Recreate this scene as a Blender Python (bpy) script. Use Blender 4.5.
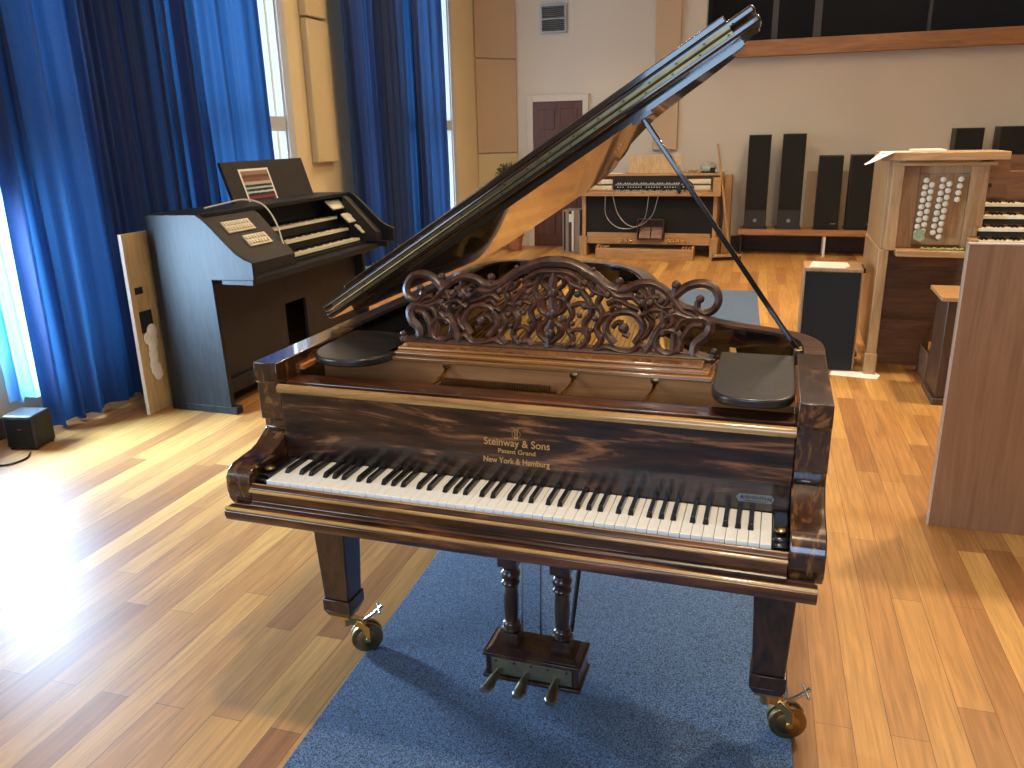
import bpy, bmesh, math, random
from mathutils import Vector, Matrix
random.seed(7)
PI = math.pi
for o in list(bpy.data.objects): bpy.data.objects.remove(o)
S = bpy.context.scene
COL = S.collection
# ------------------------------------------------------------------ camera
cd = bpy.data.cameras.new('camera'); cam = bpy.data.objects.new('camera', cd); COL.objects.link(cam)
r = Vector((0.9506295, 0.3095896, -0.0213985)); u = Vector((-0.0729555, 0.2899745, 0.9542496)); f = Vector((-0.3016307, 0.9055766, -0.2982446))
cam.matrix_world = Matrix(((r.x, u.x, -f.x, 0.5738), (r.y, u.y, -f.y, -1.5670), (r.z, u.z, -f.z, 1.5873), (0, 0, 0, 1)))
cd.sensor_width = 36; cd.lens = 797.53 / 1024 * 36; cd.clip_start = 0.05; cd.clip_end = 100
S.camera = cam
# ------------------------------------------------------------------ world, exposure
w = bpy.data.worlds.new('world'); S.world = w; w.use_nodes = True
w.node_tree.nodes['Background'].inputs[0].default_value = (0.62, 0.78, 1.0, 1)
w.node_tree.nodes['Background'].inputs[1].default_value = 1.5
S.view_settings.view_transform = 'Standard'; S.view_settings.look = 'None'
S.view_settings.gamma = 1; S.view_settings.use_curve_mapping = False
S.view_settings.exposure = 0.12
# ------------------------------------------------------------------ lights
def area(name, loc, direction, sx, sy, power, color, spread=180):
    l = bpy.data.lights.new(name, 'AREA'); l.shape = 'RECTANGLE'; l.size = sx; l.size_y = sy
    l.energy = power; l.color = color; l.spread = math.radians(spread)
    o = bpy.data.objects.new(name, l); COL.objects.link(o); o.location = loc
    o.rotation_euler = Vector(direction).to_track_quat('-Z', 'Y').to_euler()
    return o
DAY = (0.80, 0.91, 1.0); SKYC = (0.45, 0.68, 1.0); WARM = (1.0, 0.77, 0.49)
LX = -3.53; BY = 9.90; RX = 5.6; FY = -4.6; CZ = 4.6
# daylight standing outside the panes of the left wall
area('daylight', (LX-0.03, 1.44, .84), (1, 0.16, -0.12), 0.22, .80, 125, (0.46, 0.71, 1.0), 114)  # lamp for the added unseen opening, lights floor and carpet from the side
area('daylight', (LX-0.09, 1.81, .80), (1, -0.05, -0.1), 0.16, 1.1, 26, (0.60, 0.80, 1.0), 175)
area('daylight', (LX-0.10, 2.25, 2.1), (1, 0, 0), 0.35, 3.4, 14, SKYC)
area('daylight', (LX-0.10, 3.995, 2.1), (1, 0, 0), 1.40, 3.4, 64, (.6,.8,1))
area('daylight', (LX-0.10, 6.03, 2.1), (1, 0, 0), 0.28, 3.4, 5, SKYC)
area('daylight', (LX-0.10, 7.77, 2.1), (1, 0, 0), 1.45, 3.4, 42, (.6,.8,1))
# uncurtained windows behind the photographer
area('daylight', (LX-0.30, -2.2, 2.0), (1, 0, -0.1), 2.2, 2.6, 130, (.66,.83,1))
area('daylight', (0.3, FY-0.30, 2.2), (0, 1, 0), 1.9, 2.4, 85, SKYC)
# ------------------------------------------------------------------ helpers
def smooth_curve(pts, n=8, closed=False):
    P = [Vector(p) for p in pts]; out = []
    N = len(P); rng = range(N if closed else N-1)
    for i in rng:
        if closed: p0, p1, p2, p3 = P[(i-1) % N], P[i], P[(i+1) % N], P[(i+2) % N]
        else: p0 = P[i-1] if i > 0 else P[0]*2-P[1]; p1 = P[i]; p2 = P[i+1]; p3 = P[i+2] if i+2 < N else P[-1]*2-P[-2]
        for k in range(n):
            t = k/n
            out.append(0.5*((2*p1)+(-p0+p2)*t+(2*p0-5*p1+4*p2-p3)*t*t+(-p0+3*p1-3*p2+p3)*t**3))
    if not closed: out.append(P[-1])
    return out

class MB:
    def __init__(s): s.bm = bmesh.new(); s.mi = 0
    def _f(s, vs):
        try: fc = s.bm.faces.new(vs); fc.material_index = s.mi; return fc
        except ValueError: return None
    def box(s, x0, x1, y0, y1, z0, z1, M=None):
        if x0 > x1: x0, x1 = x1, x0
        if y0 > y1: y0, y1 = y1, y0
        if z0 > z1: z0, z1 = z1, z0
        c = [(x0,y0,z0),(x1,y0,z0),(x1,y1,z0),(x0,y1,z0),(x0,y0,z1),(x1,y0,z1),(x1,y1,z1),(x0,y1,z1)]
        v = [s.bm.verts.new(M @ Vector(p) if M else p) for p in c]
        for q in ((0,3,2,1),(4,5,6,7),(0,1,5,4),(1,2,6,5),(2,3,7,6),(3,0,4,7)): s._f([v[i] for i in q])
        return s
    def frus(s, c0, h0, c1, h1):      # tapered box: centres and half sizes (hx,hy)
        v = []
        for c, h in ((c0,h0),(c1,h1)):
            for a, b in ((-1,-1),(1,-1),(1,1),(-1,1)): v.append(s.bm.verts.new((c[0]+a*h[0], c[1]+b*h[1], c[2])))
        for q in ((0,3,2,1),(4,5,6,7),(0,1,5,4),(1,2,6,5),(2,3,7,6),(3,0,4,7)): s._f([v[i] for i in q])
        return s
    def prism(s, poly, f0, f1):       # poly of 2D points, f0/f1 map (a,b)->3D
        a = [s.bm.verts.new(f0(*p)) for p in poly]; b = [s.bm.verts.new(f1(*p)) for p in poly]
        n = len(poly)
        s._f(a[::-1]); s._f(b)
        for i in range(n): s._f([a[i], a[(i+1) % n], b[(i+1) % n], b[i]])
        return s
    def xprism(s, poly, x0, x1): return s.prism(poly, lambda a, b: (x0,a,b), lambda a, b: (x1,a,b))
    def yprism(s, poly, y0, y1): return s.prism(poly, lambda a, b: (a,y0,b), lambda a, b: (a,y1,b))
    def zprism(s, poly, z0, z1): return s.prism(poly, lambda a, b: (a,b,z0), lambda a, b: (a,b,z1))
    def sweep(s, path, prof, up=(0,0,1), closed=False):   # prof: list of (side,up) offsets
        P = [Vector(p) for p in path]; N = len(P); rings = []; up = Vector(up)
        for i in range(N):
            a = P[(i-1) % N] if (closed or i > 0) else P[i]; b = P[(i+1) % N] if (closed or i < N-1) else P[i]
            t = (b-a).normalized(); sd = t.cross(up)
            if sd.length < 1e-5: sd = t.cross(Vector((1,0,0.01)))
            sd.normalize(); uu = sd.cross(t)
            rings.append([s.bm.verts.new(P[i]+sd*q[0]+uu*q[1]) for q in prof])
        m = len(prof)
        for i in range(N if closed else N-1):
            A, B = rings[i], rings[(i+1) % N]
            for k in range(m): s._f([A[k], A[(k+1) % m], B[(k+1) % m], B[k]])
        if not closed: s._f(rings[0][::-1]); s._f(rings[-1])
        return s
    def tube(s, path, rad, n=8, closed=False, up=(0,0,1)):
        return s.sweep(path, [(rad*math.cos(2*PI*k/n), rad*math.sin(2*PI*k/n)) for k in range(n)], up, closed)
    def cyl(s, p0, p1, rad, n=16, r1=None):
        p0, p1 = Vector(p0), Vector(p1); t = (p1-p0).normalized()
        a = t.cross(Vector((0,0,1)) if abs(t.z) < .9 else Vector((1,0,0))).normalized(); b = t.cross(a)
        r1 = rad if r1 is None else r1
        A = [s.bm.verts.new(p0+(a*math.cos(2*PI*k/n)+b*math.sin(2*PI*k/n))*rad) for k in range(n)]
        B = [s.bm.verts.new(p1+(a*math.cos(2*PI*k/n)+b*math.sin(2*PI*k/n))*r1) for k in range(n)]
        s._f(A[::-1]); s._f(B)
        for k in range(n): s._f([A[k], A[(k+1) % n], B[(k+1) % n], B[k]])
        return s
    def lathe(s, prof, c, n=20, axis='z'):   # prof (r, h)
        rings = []
        for rr, h in prof:
            ring = []
            for k in range(n):
                a = 2*PI*k/n; x, y = rr*math.cos(a), rr*math.sin(a)
                p = {'z': (x,y,h), 'y': (x,h,y), 'x': (h,x,y)}[axis]
                ring.append(s.bm.verts.new(Vector(c)+Vector(p)))
            rings.append(ring)
        for A, B in zip(rings, rings[1:]):
            for k in range(n): s._f([A[k], A[(k+1) % n], B[(k+1) % n], B[k]])
        s._f(rings[0][::-1]); s._f(rings[-1]); return s
    def ball(s, c, rad, sub=2, sc=(1,1,1)):
        M = Matrix.Translation(Vector(c)) @ Matrix.Diagonal((*sc, 1))
        g = bmesh.ops.create_icosphere(s.bm, subdivisions=sub, radius=rad, matrix=M)
        for v in g['verts']:
            for fc in v.link_faces: fc.material_index = s.mi
        return s
    def build(s, name, mats, parent=None, bevel=0, seg=2, smooth=True, ang=35, recalc=True, M=None):
        if recalc: bmesh.ops.recalc_face_normals(s.bm, faces=s.bm.faces)
        if M is not None: bmesh.ops.transform(s.bm, matrix=M, verts=s.bm.verts)
        off = Vector((0,0,0)); p = parent
        while p is not None: off += p.location; p = p.parent
        if parent is not None: bmesh.ops.translate(s.bm, vec=-off, verts=s.bm.verts)
        me = bpy.data.meshes.new(name); s.bm.to_mesh(me); s.bm.free()
        o = bpy.data.objects.new(name, me); COL.objects.link(o)
        if parent is not None: o.parent = parent
        for m in (mats if isinstance(mats, (list, tuple)) else [mats]): me.materials.append(m)
        if smooth:
            me.polygons.foreach_set('use_smooth', [True]*len(me.polygons))
            me.set_sharp_from_angle(angle=math.radians(ang))
        if bevel:
            b = o.modifiers.new('bevel', 'BEVEL'); b.width = bevel; b.segments = seg; b.limit_method = 'ANGLE'; b.angle_limit = math.radians(40); b.harden_normals = False
        return o

def thing(name, loc, label, cat, group=None):
    o = bpy.data.objects.new(name, None); COL.objects.link(o); o.location = loc; o.empty_display_size = .1
    o['label'] = label; o['category'] = cat
    if group: o['group'] = group
    return o
def tag(o, label, cat, group=None):
    o['label'] = label; o['category'] = cat
    if group: o['group'] = group
    return o
def struct(o): o['kind'] = 'structure'; return o
def part_label(o, l): o['label'] = l; return o
def copy_tree(o, parent=None):
    c = o.copy(); COL.objects.link(c); c.parent = parent
    for ch in list(o.children): copy_tree(ch, c)
    return c
# ------------------------------------------------------------------ materials
def new_mat(name):
    m = bpy.data.materials.new(name); m.use_nodes = True; nt = m.node_tree
    return m, nt, nt.nodes['Principled BSDF']
def setp(b, **k):
    for a, v in k.items():
        b.inputs[{'rough':'Roughness','metal':'Metallic','coat':'Coat Weight','coatr':'Coat Roughness','spec':'Specular IOR Level','sheen':'Sheen Weight','sheenr':'Sheen Roughness'}[a]].default_value = v
def plain(name, c, rough=.5, noise=.0, scale=20, bump=0, **k):
    m, nt, b = new_mat(name); b.inputs['Base Color'].default_value = (*c, 1); setp(b, rough=rough, **k)
    if noise or bump:
        tc = nt.nodes.new('ShaderNodeTexCoord'); n = nt.nodes.new('ShaderNodeTexNoise'); n.inputs['Scale'].default_value = scale; n.inputs['Detail'].default_value = 5
        nt.links.new(tc.outputs['Object'], n.inputs['Vector'])
        if noise:
            cr = nt.nodes.new('ShaderNodeValToRGB'); cr.color_ramp.elements[0].position = .3; cr.color_ramp.elements[1].position = .7
            cr.color_ramp.elements[0].color = (*[x*(1-noise) for x in c], 1); cr.color_ramp.elements[1].color = (*[min(1, x*(1+noise)) for x in c], 1)
            nt.links.new(n.outputs['Fac'], cr.inputs['Fac']); nt.links.new(cr.outputs['Color'], b.inputs['Base Color'])
        if bump:
            bp = nt.nodes.new('ShaderNodeBump'); bp.inputs['Strength'].default_value = bump; bp.inputs['Distance'].default_value = .01
            nt.links.new(n.outputs['Fac'], bp.inputs['Height']); nt.links.new(bp.outputs['Normal'], b.inputs['Normal'])
    return m
def wood(name, dark, light, stretch=(1.2, 14, 14), scale=2.2, dist=1.5, rough=.4, lo=.35, hi=.68, mid=None, **k):
    m, nt, b = new_mat(name); setp(b, rough=rough, **k); N, L = nt.nodes.new, nt.links.new
    tc = N('ShaderNodeTexCoord'); mp = N('ShaderNodeMapping'); mp.inputs['Scale'].default_value = stretch
    L(tc.outputs['Object'], mp.inputs['Vector'])
    n1 = N('ShaderNodeTexNoise'); n1.inputs['Scale'].default_value = scale; n1.inputs['Detail'].default_value = 8; n1.inputs['Distortion'].default_value = dist; n1.inputs['Roughness'].default_value = .62
    L(mp.outputs['Vector'], n1.inputs['Vector'])
    cr = N('ShaderNodeValToRGB'); e = cr.color_ramp.elements; e[0].position = lo; e[1].position = hi; e[0].color = (*dark, 1); e[1].color = (*light, 1)
    if mid: q = e.new((lo+hi)/2); q.color = (*mid, 1)
    L(n1.outputs['Fac'], cr.inputs['Fac']); L(cr.outputs['Color'], b.inputs['Base Color'])
    return m
M = {}
M['rosewood'] = wood('rosewood', (.012,.005,.003), (.20,.065,.022), (1.1,9,7), 1.7, 2.2, .28, .34, .68, mid=(.060,.020,.008), coat=.6, coatr=.08)
M['rosewood_fig'] = wood('figured_rosewood', (.005,.003,.003), (.42,.17,.060), (.8,5,6.5), 2.1, 2.4, .30, .39, .70, mid=(.048,.018,.009), coat=.45, coatr=.06)
M['rosewood_end'] = wood('cheek_rosewood', (.010,.004,.002), (.26,.12,.035), (9,3,5), 2.2, 2.5, .22, .36, .72, mid=(.060,.022,.008), coat=1, coatr=.05)
M['mould'] = wood('moulding_rosewood', (.07,.025,.009), (.42,.19,.05), (.8,10,10), 2, 1.2, .20, .3, .7, coat=1, coatr=.06)
M['lid_wood'] = wood('dark_lid_polish', (.006,.004,.003), (.030,.014,.008), (1,8,8), 2, 1.2, .12, .35, .7, coat=1, coatr=.03)
M['carved'] = wood('carved_rosewood', (.014,.006,.004), (.105,.036,.017), (5,5,5), 4, 1.5, .45, .35, .7, coat=.12, coatr=.2)
M['lacquer'] = plain('black_lacquer', (.006,.005,.005), .16, coat=.7, coatr=.04)
M['matte_black'] = plain('matte_black', (.008,.008,.008), .7)
M['tablet'] = wood('worn_black_tablet', (.010,.009,.008), (.045,.038,.032), (3,6,3), 6, .8, .3, .35, .75, coat=.4, coatr=.12)
M['ivory'] = plain('ivory', (.90,.89,.84), .25, .04, 30, coat=.4)
M['ebony'] = plain('ebony_key', (.010,.009,.009), .22, coat=.4, coatr=.1)
M['brass'] = plain('brass', (.70,.50,.20), .22, .15, 15, metal=1)
M['brass_dark'] = plain('aged_brass', (.30,.22,.10), .32, .3, 25, metal=1)
M['pedal_metal'] = plain('worn_nickel_brass', (.50,.46,.34), .30, .2, 30, metal=1)
M['hinge'] = plain('dull_brass_hinge', (.17,.13,.065), .30, .2, 25, metal=1)
M['honey'] = wood('honey_glint_moulding', (.20,.085,.022), (.66,.40,.13), (.8,10,10), 2, 1.2, .22, .3, .7, coat=1, coatr=.06)  # honey wood brightened to carry the gold reflections on the mouldings
M['steel'] = plain('steel', (.55,.55,.55), .25, metal=1)
M['gold_plate'] = plain('gilt_iron_plate', (.74,.46,.11), .42, .12, 6, metal=.25)
M['copper'] = plain('copper_string', (.16,.075,.04), .3, metal=1)
M['strip_wood'] = wood('honey_strip', (.42,.14,.035), (.66,.26,.07), (1,12,12), 2, 1, .6)
M['felt'] = plain('red_felt', (.35,.05,.05), .9)
M['gilt'] = plain('gilt_lettering', (.62,.36,.12), .4, metal=.3)
M['lyre'] = wood('lyre_wood', (.012,.006,.004), (.075,.030,.014), (6,6,2), 4, 1, .3, coat=.5, coatr=.15)
M['black_organ'] = wood('black_stained_oak', (.007,.007,.008), (.020,.020,.021), (12,12,1.2), 5, .6, .52, spec=.32)
M['black_panel'] = plain('dark_brown_panel', (.020,.015,.013), .6, .15, 9)
M['cream'] = plain('cream_plastic', (.72,.66,.50), .4, .05, 60)
M['oak'] = wood('light_oak', (.30,.155,.058), (.50,.30,.13), (10,10,1.0), 3, 1.2, .42, lo=.3, hi=.7, coat=.15)
M['oak_h'] = wood('light_oak_rail', (.32,.165,.060), (.52,.31,.135), (1.0,10,10), 3, 1.2, .42, lo=.3, hi=.7, coat=.15)
M['oak_dark'] = wood('dark_oak', (.11,.050,.022), (.20,.098,.045), (1.0,10,10), 3, 1.2, .45)  # darker oak tone for lower panels, backs and pedals
M['stool_wood'] = wood('brown_bench', (.05,.024,.012), (.11,.055,.028), (10,10,1), 3, 1, .4)
M['beech'] = wood('beech_veneer', (.26,.135,.068), (.38,.215,.118), (7,7,.5), 2.2, 2.0, .38, lo=.3, hi=.72, coat=.2)
M['ply'] = wood('plywood', (.42,.28,.13), (.60,.43,.22), (10,10,1.2), 3, 1, .6)
M['fascia'] = wood('gallery_beam', (.26,.115,.040), (.42,.21,.085), (.7,8,8), 2, 1.2, .45)
M['door'] = wood('mahogany_door', (.065,.020,.009), (.13,.043,.018), (10,10,1.1), 3, 1, .4)
M['grille'] = plain('speaker_cloth', (.006,.006,.006), .9, .3, 300)
M['spk'] = plain('speaker_ash', (.018,.018,.020), .5)
M['wall_l'] = plain('left_wall_paint', (.70,.58,.34), .75, .03, 2, .02)
M['wall_b'] = plain('back_wall_paint', (.58,.53,.44), .8, .03, 1.2, .02)
M['wall_dim'] = plain('brown_wall', (.20,.15,.10), .8)
M['wall_p'] = plain('fabric_panel', (.50,.37,.235), .9, .04, 60, .1)
M['wall_y'] = plain('yellow_fabric_panel', (.58,.47,.26), .9, .03, 60, .1)
M['white'] = plain('white_paint', (.72,.70,.66), .5)
M['greyframe'] = plain('grey_paint', (.50,.54,.60), .5)
M['ceil'] = plain('ceiling_white', (.75,.72,.66), .9)
M['paper'] = plain('paper', (.85,.83,.78), .6)
M['terra'] = plain('terracotta', (.33,.13,.07), .7, .1, 20)
M['leaf'] = plain('dark_leaf', (.018,.040,.016), .55, .4, 30)
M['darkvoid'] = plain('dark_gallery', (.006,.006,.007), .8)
M['mullion'] = plain('gallery_post', (.06,.06,.065), .6)
M['grey_metal'] = plain('grey_metal', (.30,.30,.29), .4, metal=.6)
M['cloth'] = plain('white_cloth', (.66,.62,.55), .9, .08, 20, .3)
M['green'] = plain('green_beads', (.30,.36,.10), .6, .6, 90)
M['base_dark'] = wood('dark_skirting', (.03,.015,.010), (.07,.035,.022), (1,8,8), 2, 1, .5)

def mat_floor():
    m, nt, b = new_mat('oak_strip_floor'); N, L = nt.nodes.new, nt.links.new
    tc = N('ShaderNodeTexCoord'); mp = N('ShaderNodeMapping'); mp.inputs['Rotation'].default_value = (0,0,math.radians(90-1.3))
    L(tc.outputs['Object'], mp.inputs['Vector'])
    def brick(bw, rh, off, sq):
        k = N('ShaderNodeTexBrick'); k.inputs['Scale'].default_value = 1; k.inputs['Brick Width'].default_value = bw; k.inputs['Row Height'].default_value = rh
        k.inputs['Mortar Size'].default_value = .0009; k.inputs['Mortar Smooth'].default_value = .3; k.offset = off; k.squash = sq; k.squash_frequency = 3; k.offset_frequency = 2
        k.inputs['Color1'].default_value = (0,0,0,1); k.inputs['Color2'].default_value = (1,1,1,1); k.inputs['Mortar'].default_value = (.5,.5,.5,1)
        L(mp.outputs['Vector'], k.inputs['Vector']); return k
    k1 = brick(1.15, .098, .37, 1.4)
    cr = N('ShaderNodeValToRGB'); e = cr.color_ramp.elements
    e[0].position = 0; e[0].color = (.285,.118,.034,1); e[1].position = 1; e[1].color = (.58,.32,.09,1)
    for p, c in ((.25,(.38,.175,.050)),(.5,(.45,.22,.062)),(.78,(.49,.25,.070))): q = e.new(p); q.color = (*c,1)
    L(k1.outputs['Color'], cr.inputs['Fac'])
    mg = N('ShaderNodeMapping'); mg.inputs['Scale'].default_value = (1.6, 30, 1); L(mp.outputs['Vector'], mg.inputs['Vector'])
    n = N('ShaderNodeTexNoise'); n.inputs['Scale'].default_value = 2.2; n.inputs['Detail'].default_value = 9; n.inputs['Distortion'].default_value = .8; L(mg.outputs['Vector'], n.inputs['Vector'])
    mr = N('ShaderNodeMapRange'); mr.inputs['From Min'].default_value = .3; mr.inputs['From Max'].default_value = .72; mr.inputs['To Min'].default_value = .74; mr.inputs['To Max'].default_value = 1.18
    L(n.outputs['Fac'], mr.inputs['Value'])
    mx = N('ShaderNodeMix'); mx.data_type = 'RGBA'; mx.blend_type = 'MULTIPLY'; mx.inputs[0].default_value = 1
    L(cr.outputs['Color'], mx.inputs[6]); L(mr.outputs['Result'], mx.inputs[7])
    mm = N('ShaderNodeMix'); mm.data_type = 'RGBA'; L(k1.outputs['Fac'], mm.inputs[0]); L(mx.outputs[2], mm.inputs[6]); mm.inputs[7].default_value = (.09,.035,.012,1)
    L(mm.outputs[2], b.inputs['Base Color'])
    n2 = N('ShaderNodeTexNoise'); n2.inputs['Scale'].default_value = 3; n2.inputs['Detail'].default_value = 6; L(mp.outputs['Vector'], n2.inputs['Vector'])
    m2 = N('ShaderNodeMapRange'); m2.inputs['To Min'].default_value = .36; m2.inputs['To Max'].default_value = .52; L(n2.outputs['Fac'], m2.inputs['Value'])
    L(m2.outputs['Result'], b.inputs['Roughness']); setp(b, spec=.5)
    bp = N('ShaderNodeBump'); bp.inputs['Strength'].default_value = .12; bp.inputs['Distance'].default_value = .002; L(n.outputs['Fac'], bp.inputs['Height']); L(bp.outputs['Normal'], b.inputs['Normal'])
    return m
M['floor'] = mat_floor()
def mat_carpet():
    m, nt, b = new_mat('blue_grey_carpet'); N, L = nt.nodes.new, nt.links.new
    tc = N('ShaderNodeTexCoord'); n = N('ShaderNodeTexNoise'); n.inputs['Scale'].default_value = 300; n.inputs['Detail'].default_value = 3; L(tc.outputs['Object'], n.inputs['Vector'])
    cr = N('ShaderNodeValToRGB'); e = cr.color_ramp.elements; e[0].position = .43; e[1].position = .60; e[0].color = (.003,.012,.040,1); e[1].color = (.105,.215,.40,1)
    L(n.outputs['Fac'], cr.inputs['Fac']); L(cr.outputs['Color'], b.inputs['Base Color']); setp(b, rough=.95, sheen=.3)
    bp = N('ShaderNodeBump'); bp.inputs['Strength'].default_value = .8; bp.inputs['Distance'].default_value = .004; L(n.outputs['Fac'], bp.inputs['Height']); L(bp.outputs['Normal'], b.inputs['Normal'])
    return m
M['carpet'] = mat_carpet()
def mat_curtain():
    m, nt, b = new_mat('blue_velvet'); N, L = nt.nodes.new, nt.links.new
    tc = N('ShaderNodeTexCoord'); n = N('ShaderNodeTexNoise'); n.inputs['Scale'].default_value = 140; L(tc.outputs['Object'], n.inputs['Vector'])
    cr = N('ShaderNodeValToRGB'); e = cr.color_ramp.elements; e[0].color = (.005,.018,.080,1); e[1].color = (.010,.036,.15,1); e[0].position = .35; e[1].position = .65
    L(n.outputs['Fac'], cr.inputs['Fac']); L(cr.outputs['Color'], b.inputs['Base Color']); setp(b, rough=.75, sheen=.08, sheenr=.5)
    b.inputs['Sheen Tint'].default_value = (.3,.55,1,1)
    tr = N('ShaderNodeBsdfTranslucent'); tr.inputs['Color'].default_value = (.035,.16,.42,1)
    mx = N('ShaderNodeMixShader'); mx.inputs[0].default_value = .25
    out = nt.nodes['Material Output']; L(b.outputs[0], mx.inputs[1]); L(tr.outputs[0], mx.inputs[2]); L(mx.outputs[0], out.inputs['Surface'])
    return m
M['curtain'] = mat_curtain()
def mat_satin():
    m, nt, b = new_mat('pale_satin'); N, L = nt.nodes.new, nt.links.new
    b.inputs['Base Color'].default_value = (.05,.20,.55,1); setp(b, rough=.35)
    tr = N('ShaderNodeBsdfTranslucent'); tr.inputs['Color'].default_value = (.30,.62,.92,1); tp = N('ShaderNodeBsdfTransparent'); tp.inputs['Color'].default_value = (.62,.85,1,1)
    m1 = N('ShaderNodeMixShader'); m1.inputs[0].default_value = .68; L(b.outputs[0], m1.inputs[1]); L(tr.outputs[0], m1.inputs[2])
    m2 = N('ShaderNodeMixShader'); m2.inputs[0].default_value = .07; L(m1.outputs[0], m2.inputs[1]); L(tp.outputs[0], m2.inputs[2])
    L(m2.outputs[0], nt.nodes['Material Output'].inputs['Surface']); return m
M['satin'] = mat_satin()
def mat_glass():
    m, nt, b = new_mat('window_glass'); N, L = nt.nodes.new, nt.links.new
    t = N('ShaderNodeBsdfTransparent'); g = N('ShaderNodeBsdfGlossy'); g.inputs['Roughness'].default_value = .02
    mx = N('ShaderNodeMixShader'); mx.inputs[0].default_value = .06; L(t.outputs[0], mx.inputs[1]); L(g.outputs[0], mx.inputs[2]); L(mx.outputs[0], nt.nodes['Material Output'].inputs['Surface'])
    return m
M['glass'] = mat_glass()
def emit(name, c, s):
    m, nt, b = new_mat(name); b.inputs['Base Color'].default_value = (*c,1); b.inputs['Emission Color'].default_value = (*c,1); b.inputs['Emission Strength'].default_value = s; return m
# ------------------------------------------------------------------ room shell
struct(MB().box(LX-.4, RX+.2, FY-.4, BY+.3, -.12, 0).build('floor', M['floor']))
struct(MB().box(LX-.4, RX+.2, FY-.4, BY+.3, CZ, CZ+.15).build('ceiling', M['ceil']))
wl = MB()
XW0, XW1 = LX-.11, LX
OPEN = [(-3.4,-1.0,.7,3.4), (1.32,1.57,.20,1.30), (1.72,1.90,.20,1.40), (2.05,2.45,.20,3.9), (3.27,4.74,.20,3.9), (5.86,6.20,.34,3.9), (7.00,8.53,.34,3.9)]  # second opening is added out of view to let in low side light
ys = [FY-.2]
for a, b_, z0, z1 in OPEN:
    wl.box(XW0, XW1, ys[-1], a, 0, CZ); ys.append(b_)
    wl.box(XW0, XW1, a, b_, z1, CZ)
    if z0 > .05: wl.box(XW0, XW1, a, b_, 0, z0)
wl.box(XW0, XW1, ys[-1], BY+.1, 0, CZ)
struct(wl.build('wall_left', M['wall_l'], smooth=False))
wb = MB(); wb.box(LX-.2, -.487, BY, BY+.2, 0, CZ); wb.box(-.487, RX, BY, BY+.2, 0, 2.62)
struct(wb.build('wall_back', M['wall_b'], smooth=False))
struct(MB().box(RX, RX+.2, FY, BY, 0, CZ).build('wall_right', M['wall_dim']))
wf = MB(); wf.box(LX-.2, -.7, FY-.2, FY, 0, CZ); wf.box(1.3, RX, FY-.2, FY, 0, CZ); wf.box(-.7, 1.3, FY-.2, FY, 0, 1.0); wf.box(-.7, 1.3, FY-.2, FY, 3.4, CZ)
struct(wf.build('wall_front', M['wall_dim'], smooth=False))
# chamfered corner clad with tan fabric panels
ch = MB(); ch.zprism([(LX,9.42),(-3.09,BY),(LX,BY)], 0, CZ); struct(ch.build('wall_corner', M['wall_y']))
d = Vector((-3.09-LX, BY-9.42, 0)); dl = d.length; d.normalize(); nrm = Vector((d.y, -d.x, 0))
def corner_panel(z0, z1, m):
    a = Vector((LX, 9.42, 0))+d*.01; b2 = Vector((LX, 9.42, 0))+d*(dl-.005)
    p = [(a.x,a.y),(b2.x,b2.y),(b2.x+nrm.x*.03,b2.y+nrm.y*.03),(a.x+nrm.x*.03,a.y+nrm.y*.03)]
    return MB().zprism(p, z0, z1).build('acoustic_panel', m, bevel=.006)
tag(corner_panel(2.60, 4.3, M['wall_p']), 'tan fabric wall panel across the corner, topmost of the three', 'wall panel', 'tan panels in the corner')
tag(corner_panel(1.345, 2.59, M['wall_p']), 'tan fabric wall panel across the corner, middle one between two seams', 'wall panel', 'tan panels in the corner')
tag(corner_panel(.10, 1.335, M['wall_y']), 'yellowish fabric wall panel low in the corner behind the bushy plant', 'wall panel', 'tan panels in the corner')
tag(MB().box(-1.13, -.80, BY-.05, BY-.001, 2.35, 4.2).build('acoustic_panel', M['wall_p'], bevel=.006), 'tall taupe panel on the back wall, upper one with a seam under it', 'wall panel', 'taupe panels on the back wall')
tag(MB().box(-1.13, -.80, BY-.05, BY-.001, 1.345, 2.34).build('acoustic_panel', M['wall_p'], bevel=.006), 'taupe panel on the back wall, lower one ending above the wooden organ', 'wall panel', 'taupe panels on the back wall')
tag(MB().box(LX+.001, LX+.075, 5.09, 5.44, 2.62, 4.2).build('acoustic_panel', M['wall_y'], bevel=.01), 'slim cream panel on the wall between the blue curtains, upper one', 'wall panel', 'cream panels between the curtains')
tag(MB().box(LX+.001, LX+.075, 5.09, 5.44, 1.38, 2.60).build('acoustic_panel', M['wall_y'], bevel=.01), 'slim cream panel on the wall between the blue curtains, lower one', 'wall panel', 'cream panels between the curtains')
tag(MB().box(.90, 3.4, BY-.045, BY-.001, .30, 1.05).build('beige_slab', M['wall_p'], bevel=.005), 'low beige slab on the wall behind the speaker shelf', 'board')  # flat beige rectangle set against the back wall
# baseboards
struct(MB().box(-.02, RX, BY-.025, BY-.001, 0, .20).build('baseboard_back', M['base_dark'], bevel=.004))
bb = MB(); bb.box(LX, LX+.02, FY, 1.57, 0, .12); struct(bb.build('baseboard_left', M['base_dark'], bevel=.004))
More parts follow.
